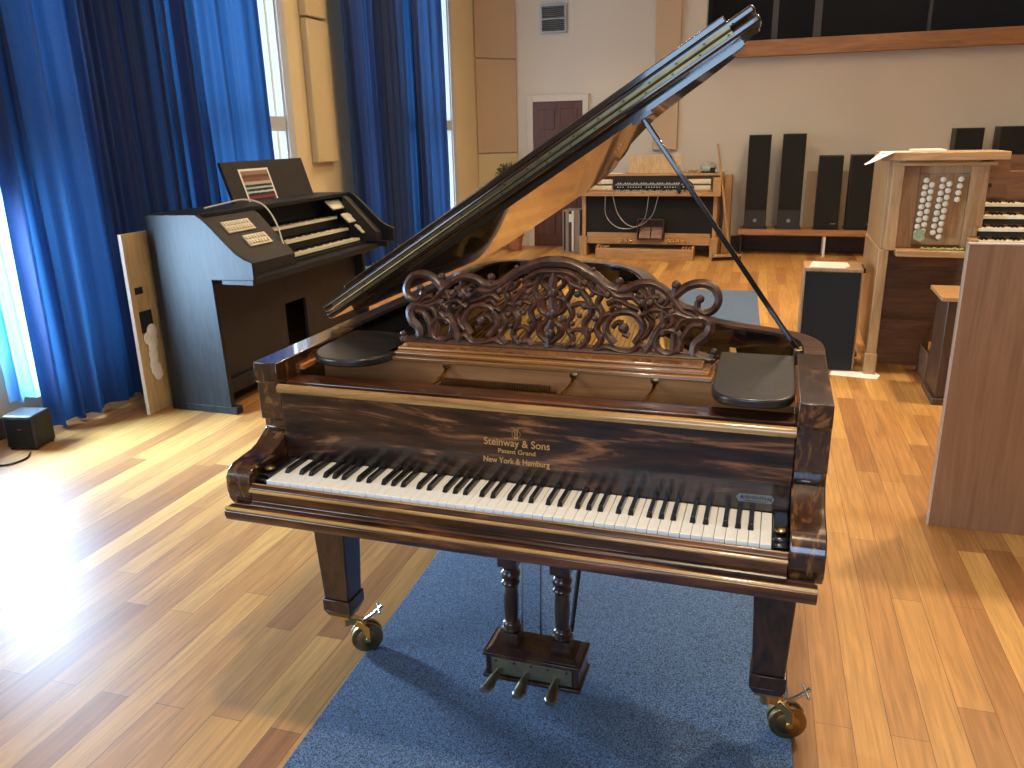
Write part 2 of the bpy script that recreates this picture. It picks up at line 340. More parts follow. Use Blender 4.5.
# windows, one an added unseen opening (frame with transom, glass pane)
for i, (a, b_, z0, z1) in enumerate(OPEN):
    fr = MB(); x0, x1 = (LX-.022, LX-.004) if i in (1, 2) else (LX-.07, LX-.005) if i else (LX-.09, LX-.02); px_ = LX-.015 if i in (1, 2) else LX-.05 if i else LX-.055; fw = .02 if i else .05
    fr.box(x0, x1, a, a+fw, z0, z1); fr.box(x0, x1, b_-fw, b_, z0, z1)
    fr.box(x0, x1, a+fw, b_-fw, z0, z0+.05); fr.box(x0, x1, a+fw, b_-fw, z1-.05, z1)
    if i not in (1, 2): fr.box(x0, LX+.02 if i else x1, a+.05, b_-.05, 1.66, 1.78)
    if i == 0: fr.box(x0, x1, (a+b_)/2-.03, (a+b_)/2+.03, z0+.05, z1-.05)
    wo = struct(fr.build('window_%d' % (i+1), M['greyframe'], bevel=.004))
    MB().box(px_, px_+.005, a+fw, b_-fw, z0+.05, z1-.05).build('pane', M['glass'], wo)
fr = MB(); 
for a, b_ in ((-.7,-.65),(.27,.33),(1.25,1.3)): fr.box(a, b_, FY-.2, FY-.12, 1.0, 3.4)
fr.box(-.65,1.25,FY-.2,FY-.12,1.0,1.05); fr.box(-.65,1.25,FY-.2,FY-.12,3.35,3.4)
wo = struct(fr.build('window_8', M['greyframe'], bevel=.004)); MB().box(-.65,1.25,FY-.165,FY-.16,1.05,3.35).build('pane', M['glass'], wo)
# white jamb linings of the tall windows
tr = MB()
for y in (4.741, 8.531): tr.box(LX, LX+.012, y, y+.10, .36, 3.9)
struct(tr.build('trim_1', M['greyframe']))
# door in the back wall
dr = MB(); dr.box(-2.83, -2.11, BY-.03, BY-.001, .01, 2.02)
dr = dr.build('door_1', M['door'], bevel=.003); struct(dr)
for i, (x0, x1) in enumerate(((-2.75,-2.51),(-2.43,-2.19))):
    for z0, z1 in ((.18,.85),(.98,1.55),(1.65,1.92)):
        q = MB(); q.box(x0, x1, BY-.042, BY-.031, z0, z1); q.build('door_panel', M['door'], dr, bevel=.008)
MB().lathe([(.006,-.06),(.022,-.055),(.024,-.03),(.01,-.02),(.01,0)], (-2.17,BY-.03,1.0), 14, 'y').build('door_handle', M['brass'], dr)
fr = MB(); fr.box(-2.92,-2.83,BY-.05,BY-.001,0,2.11); fr.box(-2.11,-2.03,BY-.05,BY-.001,0,2.11); fr.box(-2.83,-2.11,BY-.05,BY-.001,2.02,2.11)
struct(fr.build('trim_2', M['wall_b'], bevel=.004))
# air vent
vt = thing('air_vent', (-2.53, BY-.001, 3.08), 'grey louvred air vent high on the back wall above the door', 'vent')
v = MB(); v.box(-2.72,-2.34,BY-.03,BY-.001,2.90,2.93); v.box(-2.72,-2.34,BY-.03,BY-.001,3.24,3.27); v.box(-2.72,-2.69,BY-.03,BY-.001,2.93,3.24); v.box(-2.37,-2.34,BY-.03,BY-.001,2.93,3.24); v.box(-2.69,-2.37,BY-.03,BY-.001,3.075,3.09)
v.build('frame', M['grey_metal'], vt); MB().box(-2.69,-2.37,BY-.006,BY-.001,2.93,3.24).build('backing', M['darkvoid'], vt)
v = MB()
for k in range(12):
    z = 2.945+k*.0255
    v.xprism([(BY-.028,z),(BY-.026,z-.003),(BY-.008,z+.014),(BY-.010,z+.017)], -2.69, -2.37)
v.build('louvre', M['grey_metal'], vt)
# gallery opening
struct(MB().box(-.487, RX, BY-.12, BY+.05, 2.47, 2.66).build('trim_3', M['fascia'], bevel=.004))
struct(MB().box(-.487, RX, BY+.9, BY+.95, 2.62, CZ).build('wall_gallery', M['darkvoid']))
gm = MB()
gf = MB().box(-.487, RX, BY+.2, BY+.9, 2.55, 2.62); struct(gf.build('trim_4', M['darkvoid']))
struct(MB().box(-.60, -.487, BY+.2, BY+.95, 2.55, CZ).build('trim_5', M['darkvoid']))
for x, ww in ((.36,.07),(.87,.09),(2.14,.03),(3.4,.05)): gm.box(x-ww/2, x+ww/2, BY+.05, BY+.12, 2.66, CZ)
struct(gm.build('trim_6', M['mullion']))
# ------------------------------------------------------------------ ceiling lamps (warm downlights)
def lamp(x, y, power, sz=.5, spot=None):
    t = thing('ceiling_lamp', (x, y, CZ), 'round warm ceiling downlight', 'lamp', 'ceiling downlights above the room')
    MB().lathe([(sz/2+.04,-.03),(sz/2+.05,0)], (x,y,CZ), 24).build('housing', M['white'], t)
    l = bpy.data.lights.new('lamp_light', 'AREA'); l.shape = 'DISK'; l.size = sz; l.energy = power; l.color = WARM; l.spread = math.radians(spot or 150)
    o = bpy.data.objects.new('lamp_light', l); COL.objects.link(o); o.location = (x, y, CZ-.04)
lamp(.5, -.5, 58, .25); lamp(3.3, -.2, 22, .25); lamp(2.5, 3.4, 115, .3); lamp(-1.0, 4.2, 40, .3); lamp(1.0, 6.4, 48, .3, 118); lamp(4.2, 6.6, 22, .3, 120); lamp(-1.8, 6.8, 34, .3, 118)
def added_uplight(x, y, power):  # lamps added above the view to wash the ceiling with warm light
    t = thing('added_uplighter', (x, y, CZ), 'added hanging bowl lamp, out of view, brightening the ceiling', 'lamp', 'added bowl lamps under the ceiling')
    MB().lathe([(.02,-.86),(.12,-.84),(.24,-.74),(.25,-.72),(.22,-.72),(.11,-.80),(.001,-.82)], (x,y,CZ), 24).build('bowl', M['white'], t)
    MB().cyl((x,y,CZ-.72),(x,y,CZ),.008,8).build('rod', M['steel'], t)
    l = bpy.data.lights.new('lamp_light', 'AREA'); l.shape = 'DISK'; l.size = .35; l.energy = power; l.color = (1,.74,.42)
    o = bpy.data.objects.new('lamp_light', l); COL.objects.link(o); o.location = (x, y, CZ-.70); o.rotation_euler = (PI,0,0)
added_uplight(1.2, 7.4, 60); added_uplight(-1.6, 5.6, 45); added_uplight(1.6, 3.0, 60)
# ------------------------------------------------------------------ curtains
def curtain(y0, y1, x, z0, z1, nf, amp, label, ph=0, tilt=0, flare=0, grp='blue velvet curtains', seed=1):
    rnd = random.Random(seed); jit = [rnd.uniform(-.35,.35) for _ in range(12)]; aj = [rnd.uniform(.55,1.2) for _ in range(40)]
    ny, nz = int(nf*14), 22; bm = bmesh.new(); g = []
    for j in range(nz+1):
        t = j/nz; z = z0+(z1-z0)*t; row = []
        for i in range(ny+1):
            s_ = i/ny; fs = s_*nf+.25*math.sin(s_*7+jit[0]*6)+.12*math.sin(s_*19+t*2.2+jit[1]*6)
            a = amp*aj[int(fs) % 40]*(1-.25*t)*(1+.15*math.sin(4*t+fs))
            xx = x+a*math.sin(2*PI*fs+ph)+.012*math.sin(2*PI*fs*2.7+3*t)+flare*(1-t)**3
            yy = y0+(y1-y0)*s_+.25*a*math.cos(2*PI*fs+ph)+tilt*(1-t)*(1-s_)+.01*math.sin(5*t+fs*2)
            row.append(bm.verts.new((xx, yy, z+ (.012*math.sin(2*PI*fs+1) if j == 0 else 0))))
        g.append(row)
    for j in range(nz):
        for i in range(ny): bm.faces.new([g[j][i], g[j][i+1], g[j+1][i+1], g[j+1][i]])
    mb = MB(); mb.bm.free(); mb.bm = bm
    o = mb.build('curtain', M['curtain'], ang=180)
    return tag(o, label, 'curtain', grp)
sat = curtain(1.58, 1.80, LX+.11, .21, 4.0, 2.2, .028, 'pale shiny satin curtain edge glowing at the far left, above the small black speaker', seed=21, grp='pale satin curtain')
sat.data.materials.clear(); sat.data.materials.append(M['satin'])
curtain(1.70, 2.38, LX+.23, .03, 4.0, 4.5, .050, 'bright blue curtain nearest the camera, beside the pale satin edge', seed=3)
curtain(2.33, 3.40, LX+.13, .04, 4.0, 9, .030, 'unlit near-black curtain between the two bright blue ones behind the black organ', seed=5)
curtain(3.24, 4.22, LX+.20, .04, 4.0, 7, .045, 'bright blue curtain behind the tilted music rest, edge beside a white window strip', seed=8)
curtain(5.47, 6.11, LX+.20, .36, 4.0, 5, .040, 'blue curtain just right of the slim cream wall panels', seed=11)
curtain(6.04, 7.24, LX+.10, .36, 4.0, 10, .028, 'black-looking curtain in the middle of the farther window', seed=13)
curtain(6.98, 7.85, LX+.20, .36, 4.0, 6.5, .042, 'deep blue curtain at the far end, beside the room corner', seed=17)
tag(MB().box(LX+.005, LX+.30, 5.5, 8.5, .0, .30).build('radiator_casing', M['greyframe'], bevel=.01), 'low grey casing under the farther blue curtains', 'radiator')
# ------------------------------------------------------------------ carpet
cp = MB(); cp.zprism([(-.39,-4.0),(.90,-4.0),(.43,6.87),(-.88,6.87)], .0005, .008)
tag(cp.build('carpet_runner', M['carpet'], bevel=.003), 'long blue-grey carpet runner under the grand piano', 'carpet')
# ------------------------------------------------------------------ GRAND PIANO
P = thing('grand_piano', (0, 1.0, 0), 'antique rosewood grand piano with open lid and carved music desk standing on the carpet', 'piano')
HW = .7166; TOP = 1.03
bent = [(.7166,.56),(.7166,.64),(.705,.715),(.665,.785),(.59,.84),(.49,.885),(.405,.95),(.335,1.07),(.262,1.22),(.195,1.39),(.13,1.61),(.055,1.80),(-.06,1.94),(-.20,2.005),(-.40,2.02),(-.57,2.0),(-.675,1.925),(-.7166,1.80)]
OUT = [(p.x, p.y) for p in smooth_curve([(a,b_,0) for a,b_ in bent], 4)]
def offset(poly, dist):
    res = []; n = len(poly)
    for i in range(n):
        a = Vector(poly[max(i-1,0)]); b_ = Vector(poly[min(i+1,n-1)]); t = (b_-a).normalized(); res.append((poly[i][0]-t.y*dist, poly[i][1]+t.x*dist))
    return res
INN = offset(OUT, .052)
arm_l = [(-HW,.56)]
# rim from y=.56 backwards, one continuous wall
rim = MB(); ring = OUT+[(-HW,.56)]; ringi = INN+[(-HW+.052,.56)]
n = len(ring); bm = rim.bm
vs = [[bm.verts.new((p[0],p[1],z)) for p in R_] for R_, z in ((ring,.69),(ring,TOP),(ringi,TOP),(ringi,.69))]
for k in range(4):
    A, B = vs[k], vs[(k+1) % 4]
    for i in range(n-1): bm.faces.new([A[i],A[i+1],B[i+1],B[i]])
bm.faces.new([vs[k][0] for k in range(4)][::-1]); bm.faces.new([vs[k][-1] for k in range(4)])
rim.build('rim', M['rosewood'], P, ang=30)
# ebonised liner just inside the rim
li = MB(); a1 = offset(OUT,.0535)+[(-HW+.0535,.56)]; a2 = offset(OUT,.062)+[(-HW+.062,.56)]; n = len(a1); bm = li.bm
vs = [[bm.verts.new((p[0],p[1],z)) for p in R_] for R_, z in ((a1,.72),(a1,TOP-.006),(a2,TOP-.006),(a2,.72))]
for k in range(4):
    A, B = vs[k], vs[(k+1) % 4]
    for i in range(n-1): bm.faces.new([A[i],A[i+1],B[i+1],B[i]])
part_label(li.build('inner_rim', M['lacquer'], P, ang=30), 'black inner face of the rim')
# front cheeks / arms
prof = [(.56,1.03),(.145,1.03),(.141,.978),(.152,.972),(.154,.868),(.166,.866),(.168,.842),(.160,.836),(.142,.826),(.118,.812),(.092,.804),(.050,.801),(.012,.797),(-.008,.788),(-.020,.770),(-.022,.735),(-.018,.712),(-.004,.690),(.56,.690)]
for s_ in (-1, 1):
    a = MB(); xo, xi = s_*HW, s_*.646
    a.xprism(prof, min(xo,xi), max(xo,xi)); part_label(a.build('arm', [M['rosewood_end']], P, bevel=.003), 'glossy curved rosewood cheek')
    a = MB(); a.box(s_*.645, s_*.6125, .018, .148, .70, .772); a.box(s_*.645, s_*.6125, .003, .018, .70, .764)
    kb = part_label(a.build('key_block', M['lacquer'], P, bevel=.004), 'black block beside the keys')
    MB().lathe([(.003,.0),(.010,.002),(.014,.006),(.014,.009),(.009,.013),(.002,.014)], (s_*.629,.045,.772), 14).build('screw_knob', M['brass_dark'], kb)
# keybed, bottom moulding, keyslip
MB().box(-.70,.70,-.022,.60,.672,.70).build('keybed', M['rosewood'], P, bevel=.002)
m_ = MB(); m_.xprism([(-.022,.70),(-.046,.70),(-.056,.694),(-.058,.684),(-.052,.670),(-.040,.662),(-.022,.660)], -.705, .705)
part_label(m_.build('moulding', M['rosewood'], P, bevel=.0015), 'long rounded moulding under the keyslip')
m_ = MB(); m_.xprism([(-.002,.755),(-.016,.755),(-.024,.750),(-.026,.742),(-.020,.735),(-.020,.712),(-.030,.706),(-.030,.7005),(-.002,.7005)], -.645, .645)
m_.build('keyslip', M['rosewood'], P, bevel=.0012)
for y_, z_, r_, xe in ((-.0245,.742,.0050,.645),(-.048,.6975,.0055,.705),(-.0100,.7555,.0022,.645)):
    m_ = MB(); m_.cyl((-xe,y_,z_),(xe,y_,z_),r_,12); part_label(m_.build('bead', M['honey'], P), 'thin rod painted honey for a gold highlight line')  # added strips that paint the gold highlight lines on keyslip and moulding
# keyboard
kb = MB(); kb.box(-.6115,.6115,.002,.152,.705,.742); kbd = kb.build('keyboard', M['lacquer'], P)
wkb = MB(); KW = 1.222/52
wkb.box(-KW/2+.0005, KW/2-.0005, 0, .1505, .743, .7645)
wk0 = wkb.build('white_key', M['ivory'], kbd, bevel=.0012)
bkb = MB(); bm = bkb.bm
bkb.bm.verts.ensure_lookup_table()
c = [(-.0068,.052,.765),(.0068,.052,.765),(.0068,.1505,.765),(-.0068,.1505,.765),(-.0048,.060,.7775),(.0048,.060,.7775),(.0048,.1505,.7775),(-.0048,.1505,.7775)]
vv = [bm.verts.new(p) for p in c]
for q in ((0,3,2,1),(4,5,6,7),(0,1,5,4),(1,2,6,5),(2,3,7,6),(3,0,4,7)): bm.faces.new([vv[i] for i in q])
bk0 = bkb.build('black_key', M['ebony'], kbd, bevel=.0012)
wb0, bb0 = wk0.location.copy(), bk0.location.copy()
for i in range(52):
    o = wk0 if i == 0 else wk0.copy()
    if i: COL.objects.link(o)
    o.location = wb0+Vector((-.611+KW*(i+.5), 0, 0))
first = True
for i in range(51):
    nm = 'ABCDEFG'[i % 7]
    if nm in 'ACDFG':
        o = bk0 if first else bk0.copy()
        if not first: COL.objects.link(o)
        first = False
        dx = {'C':-.0022,'D':.0022,'F':-.003,'G':0,'A':.003}[nm]
        o.location = bb0+Vector((-.611+KW*(i+1)+dx, 0, 0))
# fallboard with lettering
fb = MB(); fb.xprism([(.151,.766),(.158,.766),(.176,.80),(.178,.952),(.150,.952),(.150,.80)], -.645, .645)
fbo = part_label(fb.build('fallboard', M['rosewood_fig'], P, bevel=.002), 'figured glossy rosewood fallboard')
rod = MB(); rod.cyl((-.646,.146,.962),(.646,.146,.962),.0125,16); part_label(rod.build('rail_moulding', M['honey'], P), 'half-round rail above the fallboard, honey wood brightened for its gold reflection')
def text(body, x, z, size, name, parent, mat, y=.1492, wid=None, bold=.0):
    cu = bpy.data.curves.new(name, 'FONT'); cu.body = body; cu.size = size; cu.align_x = 'CENTER'; cu.extrude = .0004; cu.offset = bold; cu.space_character = 1.0
    ob = bpy.data.objects.new(name, cu); COL.objects.link(ob)
    me = bpy.data.meshes.new_from_object(ob.evaluated_get(bpy.context.evaluated_depsgraph_get())); bpy.data.objects.remove(ob)
    xs = [v.co.x for v in me.vertices]; k = (wid/(max(xs)-min(xs))) if wid else 1
    off = Vector((0,0,0)); p = parent
    while p is not None: off += p.location; p = p.parent
    for v in me.vertices: c_ = v.co.copy(); v.co = Vector((x+c_.x*k, y-c_.z, z+c_.y))-off
    o = bpy.data.objects.new(name, me); COL.objects.link(o); me.materials.append(mat); o.parent = parent; return o
part_label(text('Steinway & Sons', .010, .862, .027, 'lettering', fbo, M['gilt'], wid=.168, bold=.0002), 'gilt Steinway & Sons')
part_label(text('Patent Grand', .010, .843, .016, 'lettering', fbo, M['gilt'], wid=.095, bold=.0001), 'small gilt Patent Grand')
part_label(text('New York & Hamburg', .008, .816, .021, 'lettering', fbo, M['gilt'], wid=.170, bold=.0002), 'gilt New York & Hamburg')
ly = MB()
for s_ in (-1, 1):
    ly.sweep(smooth_curve([(.010+s_*.002,.149,.886),(.010+s_*.009,.149,.890),(.010+s_*.010,.149,.899),(.010+s_*.005,.149,.905),(.010+s_*.008,.149,.912),(.010+s_*.012,.149,.911)], 4), [(-.0004,-.0014),(.0004,-.0014),(.0004,.0014),(-.0004,.0014)], up=(0,1,0))
for x in (.0065,.010,.0135): ly.box(x-.0006, x+.0006, .1486, .1492, .887, .907)
ly.box(.003,.017,.1486,.1492,.906,.908); ly.box(.005,.015,.1486,.1492,.883,.886)
part_label(ly.build('emblem', M['gilt'], fbo), 'gilt lyre emblem')
st = MB(); st.yprism([(.530,.796),(.536,.805),(.606,.807),(.613,.798),(.606,.787),(.536,.786)], .1484, .1496)
stk = part_label(st.build('sticker', plain('silver_label', (.20,.21,.21), .45, metal=.3), P), 'silver dealer plate')
text('A', .543, .794, .012, 'lettering', stk, M['matte_black'], y=.1483, bold=.0004)
text('N', .602, .793, .012, 'lettering', stk, M['matte_black'], y=.1483, bold=.0004)
a = MB(); rnd = random.Random(9)
for k in range(13): xx = .549+k*.0037; a.box(xx, xx+.0018, .1479, .1484, .794+rnd.uniform(0,.002), .801+rnd.uniform(0,.0018))
a.box(.549,.597,.1479,.1484,.7895,.7908); part_label(a.build('worn_lettering', M['matte_black'], stk), 'worn illegible black lettering')
# stretcher rail, cavity, inner board, desk tray
MB().box(-.646,.646,.180,.250,.930,.972).build('stretcher', M['rosewood'], P, bevel=.003)
MB().box(-.645,.645,.185,.62,.80,.83).build('action_cover', M['matte_black'], P)
bd = MB(); bd.box(-.645,.645,.372,.386,.905,1.000); part_label(bd.build('desk_support', M['strip_wood'], P, bevel=.002), 'honey brown board behind the opening')
cb = MB()
for k in range(46): cb.cyl((-.27+k*.0068,.362,.935),(-.27+k*.0068,.356,.957),.0018,6)
cb.box(-.28,.05,.352,.371,.927,.936)
part_label(cb.build('tuning_pins', M['brass_dark'], P), 'row of small dark pins')['kind'] = 'stuff'
for x in (-.262,.095,.305):
    a = MB(); a.tube(smooth_curve([(x-.022,.245,.958),(x-.012,.29,.956),(x+.002,.345,.968),(x+.004,.372,.985)], 5), .0055, 8); a.lathe([(.002,-.004),(.011,-.003),(.012,.004),(.002,.006)], (x+.004,.368,.988), 12, 'y')
    a.build('desk_bracket', M['brass'], P)
tr_ = MB(); tr_.box(-.435,.452,.335,.52,1.002,1.014); tr_.box(-.425,.442,.350,.52,1.014,1.024); tr_.box(-.405,.425,.372,.52,1.024,1.032)
part_label(tr_.build('desk_tray', M['mould'], P, bevel=.003), 'stepped glossy tray carrying the carved desk')
for s_ in (-1,1):
    sr = MB(); sr.box(s_*.645, s_*.632, .25, .56, .985, .997); part_label(sr.build('slide_rail', M['strip_wood'], P), 'narrow side rail inside the case')
# side tablets (candle shelves)
def tablet(x0, x1, yf, dep, ex):
    xc = (x0+x1)/2; hw = (x1-x0)/2; pts = [(x0,.56),(x0,yf+dep+.005)]
    n = 16
    for k in range(1, n): a = PI+PI*k/n; pts.append((xc+hw*abs(math.cos(a))**ex*(1 if math.cos(a) > 0 else -1), yf+dep-dep*abs(math.sin(a))**ex))
    pts += [(x1,yf+dep+.005),(x1,.56)]
    t = MB(); t.zprism(pts, 1.002, 1.024); o = t.build('candle_tablet', M['tablet'], P, bevel=.006, seg=3); part_label(o, 'worn black rounded side shelf'); return o
tablet(-.640,-.398, .235, .16, .85); tablet(.455,.642, .165, .13, .62)
# plate, strings, dampers, braces
pl = offset(OUT, .075)
pp = [p for p in pl if p[1] > .58]; plate = [(.640,.60)]+pp+[(-HW+.075,.60)]
MB().zprism(plate, .905, .925).build('iron_plate', M['gold_plate'], P, bevel=0)
for x0, x1, y1 in ((-.48,-.50,1.85),(-.22,-.32,1.92),(.05,-.06,1.84),(.30,.20,1.2),(.50,.47,.86)):
    a = MB(); a.sweep([(x0,.60,.955),(x1,y1,.955)], [(-.012,-.03),(.012,-.03),(.008,.012),(-.008,.012)]); a.build('plate_brace', M['gold_plate'], P)
sm = MB()
for k in range(70):
    x0 = -.61+k*.0172; tt = k/69; xe = x0-.10*(1-tt)-.02; ye = min(1.80, 1.85-1.25*max(0, tt-.25)/.75)
    ye = max(ye, .72); sw = .0048 if k < 26 else .0012; sm.sweep([(x0,.60,.944),(xe,ye,.940)], [(-sw,-.0009),(sw,-.0009),(sw,.0009),(-sw,.0009)])
sm.build('strings', M['copper'], P)['kind'] = 'stuff'
dm = MB()
for k in range(60): dm.box(-.60+k*.0165, -.590+k*.0165, .64, .70, .948, .972)
dm.build('dampers', M['lacquer'], P)['kind'] = 'stuff'
fl = MB(); fl.box(-.62,.50,.705,.72,.945,.952); part_label(fl.build('felt_strip', M['felt'], P), 'red felt strip across the strings')
# carved music desk (strokes in desk plane: x, h above tray)
lean = math.radians(17); DO = Vector((.013, .435, 1.028))
def dk(a, h, dpt=0): return Vector((DO.x+a, DO.y+h*math.tan(lean)+dpt, DO.z+h))
mdk = MB(); DW = 1.35
def stroke(pts, w0=.006, w1=None, sm_=True, n=5, both=True, t=.007):
    w1 = w0 if w1 is None else w1
    for sg in ((1,-1) if both else (1,)):
        w0_, w1_ = w0*DW, w1*DW; q = smooth_curve([(a*sg, h, 0) for a, h in pts], n) if sm_ else [Vector((a*sg,h,0)) for a,h in pts]
        N = len(q); rows = []
        for i in range(N):
            a_ = q[max(i-1,0)]; b_ = q[min(i+1,N-1)]; tt = (b_-a_)
            if tt.length < 1e-9: tt = Vector((1,0,0))
            tt.normalize(); nn = Vector((-tt.y, tt.x, 0)); wd = w0_+(w1_-w0_)*i/(N-1)
            l, c0, r_ = q[i]+nn*wd, q[i], q[i]-nn*wd
            rows.append([mdk.bm.verts.new(dk(l.x,l.y,0)), mdk.bm.verts.new(dk(c0.x,c0.y,-t)), mdk.bm.verts.new(dk(r_.x,r_.y,0)), mdk.bm.verts.new(dk(r_.x,r_.y,t)), mdk.bm.verts.new(dk(l.x,l.y,t))])
        for A, B in zip(rows, rows[1:]):
            for k in range(5): mdk._f([A[k], A[(k+1)%5], B[(k+1)%5], B[k]])
        mdk._f(rows[0][::-1]); mdk._f(rows[-1])
def knob(a, h, rad, both=True):
    for sg in ((1,-1) if both else (1,)): mdk.ball(dk(a*sg, h, 0), rad, 2, (1,.75,1))
H = .235
stroke([(-.435,.006),(.435,.006)], .007, both=False, sm_=False)
stroke([(.318,.150),(.352,.178),(.388,.188),(.420,.178),(.434,.150),(.424,.126),(.402,.116),(.384,.126),(.382,.144)], .0085, .006)   # outer scroll
knob(.388,.150,.0115)
stroke([(.322,.150),(.325,.175)], .009, .007); knob(.326,.182,.0125)
stroke([(.075,.212),(.110,.200),(.150,.172),(.190,.164),(.225,.180),(.262,.184),(.295,.170),(.322,.146),(.345,.120),(.378,.108)], .009, .006)
stroke([(0,.232),(.030,.231),(.065,.221),(.100,.203),(.135,.178),(.175,.150),(.215,.150)], .010, .007)
stroke([(0,.206),(.030,.205),(.058,.196),(.088,.176)], .006, .005)
knob(.178,.186,.012); knob(.106,.214,.007); knob(.240,.150,.009)
stroke([(.178,.180),(.176,.158)], .007)
# foot and leaf foliage on the ends
stroke([(.300,.100),(.330,.112),(.362,.104),(.398,.104),(.418,.088),(.410,.062),(.386,.040),(.384,.016),(.405,.006)], .0085, .009)
stroke([(.405,.008),(.425,.004),(.434,.018)], .009, .008); knob(.432,.024,.010)
stroke([(.345,.020),(.352,.052),(.372,.082),(.398,.088)], .007, .005)
stroke([(.330,.020),(.330,.060),(.345,.095),(.372,.104)], .007, .005)
stroke([(.350,.128),(.372,.124),(.386,.108)], .006, .004)
for k in range(1):
    stroke([(.315+.032*math.cos(a*PI/8), .042+.030*math.sin(a*PI/8)) for a in range(17)], .007, n=1)
stroke([(.260,.012),(.275,.040),(.286,.066),(.300,.090),(.296,.120),(.310,.146)], .008, .006)
stroke([(.245,.105),(.275,.120),(.300,.115),(.312,.100)], .006, .005); knob(.300,.078,.010)
stroke([(.275,.150),(.255,.130),(.262,.108),(.280,.098)], .006, .004); knob(.282,.104,.007)
stroke([(.215,.150),(.240,.134),(.262,.150),(.285,.150)], .006)
# round scroll with ball
stroke([(.200+.050*math.cos(a), .068+.044*math.sin(a)) for a in [(-.3+k*.33)*PI for k in range(0,6)]], .007, n=4)
stroke([(.245,.045),(.262,.060),(.270,.085),(.250,.110)], .006, .004)
stroke([(.168,.070),(.180,.082),(.196,.082)], .005); knob(.198,.070,.015); stroke([(.196,.056),(.214,.050)], .005)
stroke([(.130,.012),(.156,.020),(.190,.012),(.222,.012),(.246,.030),(.262,.014)], .006)
stroke([(.150,.128),(.176,.140),(.205,.128),(.235,.118)], .006, .004)
# centre: interlaced S stems
stroke([(.085,.014),(.104,.040),(.092,.075),(.110,.104),(.098,.136),(.078,.160),(.074,.190)], .0065)
stroke([(.125,.012),(.140,.036),(.126,.066),(.140,.098),(.124,.128),(.132,.150),(.118,.176)], .0065)
stroke([(.050,.012),(.064,.036),(.046,.066),(.058,.100),(.040,.130),(.052,.160),(.040,.190)], .006)
stroke([(.0,.012),(-.004,.05),(.004,.10),(-.003,.15),(.0,.205)], .010, .008, both=False)
stroke([(0,.020),(.020,.036),(.026,.060),(.010,.085),(.022,.110),(.024,.140),(.008,.165)], .0055)
for a_, h_, r_ in ((0,.045,.016),(0,.095,.018),(0,.150,.016),(.035,.085,.010),(.068,.150,.010),(.090,.120,.010),(.120,.090,.009),(.150,.150,.010),(.140,.045,.009),(.165,.040,.008),(.240,.135,.011),(.262,.135,.012),(.290,.140,.011),(.320,.115,.010),(.300,.060,.008),(.060,.075,.008),(.092,.030,.008)): knob(a_, h_, r_, a_ > 0)
stroke([(.030,.195),(.050,.175),(.085,.165)], .006); stroke([(.150,.172),(.170,.165),(.200,.170)], .007)
stroke([(.262,.172),(.268,.150),(.290,.128),(.320,.128)], .007,.005); stroke([(.230,.165),(.250,.150),(.245,.130)], .006)
stroke([(.310,.075),(.325,.090),(.318,.108)], .006); stroke([(.160,.112),(.170,.124),(.188,.122)], .005)
stroke([(.012,.030),(.030,.045),(.030,.066),(.012,.075)], .006); stroke([(.012,.095),(.034,.110),(.032,.135),(.012,.140)], .006)
stroke([(.012,.160),(.028,.172),(.026,.190),(.010,.196)], .005)
stroke([(.050,.050),(.078,.060),(.100,.050)], .004); stroke([(.058,.120),(.080,.126),(.104,.118),(.128,.118)], .005)
stroke([(.118,.176),(.150,.150)], .006); knob(.078,.096,.008); knob(.112,.060,.008); knob(.066,.022,.008); knob(.108,.150,.007)
stroke([(.145,.098),(.160,.104),(.165,.090)], .005)
stroke([(.095,.180),(.110,.160),(.140,.150)], .005)
o = mdk.build('music_desk', M['carved'], P, ang=50, recalc=False); part_label(o, 'openwork scroll-carved music desk')
# lid: built closed (s along width, t up) then swung open
ANG = math.radians(32.4); HX, HZ = -.735, 1.047
ML = Matrix.Translation((HX,0,HZ)) @ Matrix.Rotation(-ANG, 4, 'Y')
lo = [(p[0]-HX, p[1]) for p in offset(OUT, -.016) if p[1] >= .60]
lo = [(.7326-HX, .575)]+lo+[(0.0, 1.80),(0.0,.575)]
def inset(poly, dd):
    n = len(poly); res = []
    for i in range(n):
        a = Vector(poly[i-1]); b_ = Vector(poly[i]); c_ = Vector(poly[(i+1)%n]); t1 = (b_-a).normalized(); t2 = (c_-b_).normalized()
        n1 = Vector((-t1.y,t1.x)); n2 = Vector((-t2.y,t2.x)); bi = (n1+n2); bi = bi.normalized() if bi.length > 1e-6 else n1
        k = dd/max(.5, bi.dot(n1)); res.append((b_.x+bi.x*k, b_.y+bi.y*k))
    return res
lid = MB(); lid.zprism(lo, 0, .020); lido = lid.build('lid', M['lid_wood'], P, bevel=.006, seg=3, M=ML, ang=30)
lb = MB(); q = inset(lo, .058); q = [(a, max(b_, .585)) for a, b_ in q]; lb.zprism(q, -.020, -.0005); lb.build('under_panel', M['lid_wood'], lido, bevel=.003, M=ML, ang=30)
fp = MB(); fp.box(0, 1.4676, .575, 1.0, .026, .046); fpo = fp.build('front_flap', M['lid_wood'], P, bevel=.006, seg=3, M=ML); part_label(fpo, 'front lid section folded back on top')
fb2 = MB(); fb2.box(.10, 1.400, .585, .97, .0465, .064); fb2.build('under_panel', M['lid_wood'], fpo, bevel=.003, M=ML)
hg = MB(); hg.box(.04, 1.40, .570, .576, .0105, .0195); hg.box(.04, 1.40, .570, .576, .0265, .0355); hg.cyl((.04,.569,.023),(1.40,.569,.023),.0028,8)
hgo = part_label(hg.build('piano_hinge', M['hinge'], P, M=ML), 'long brass strip hinge on the lid edge')
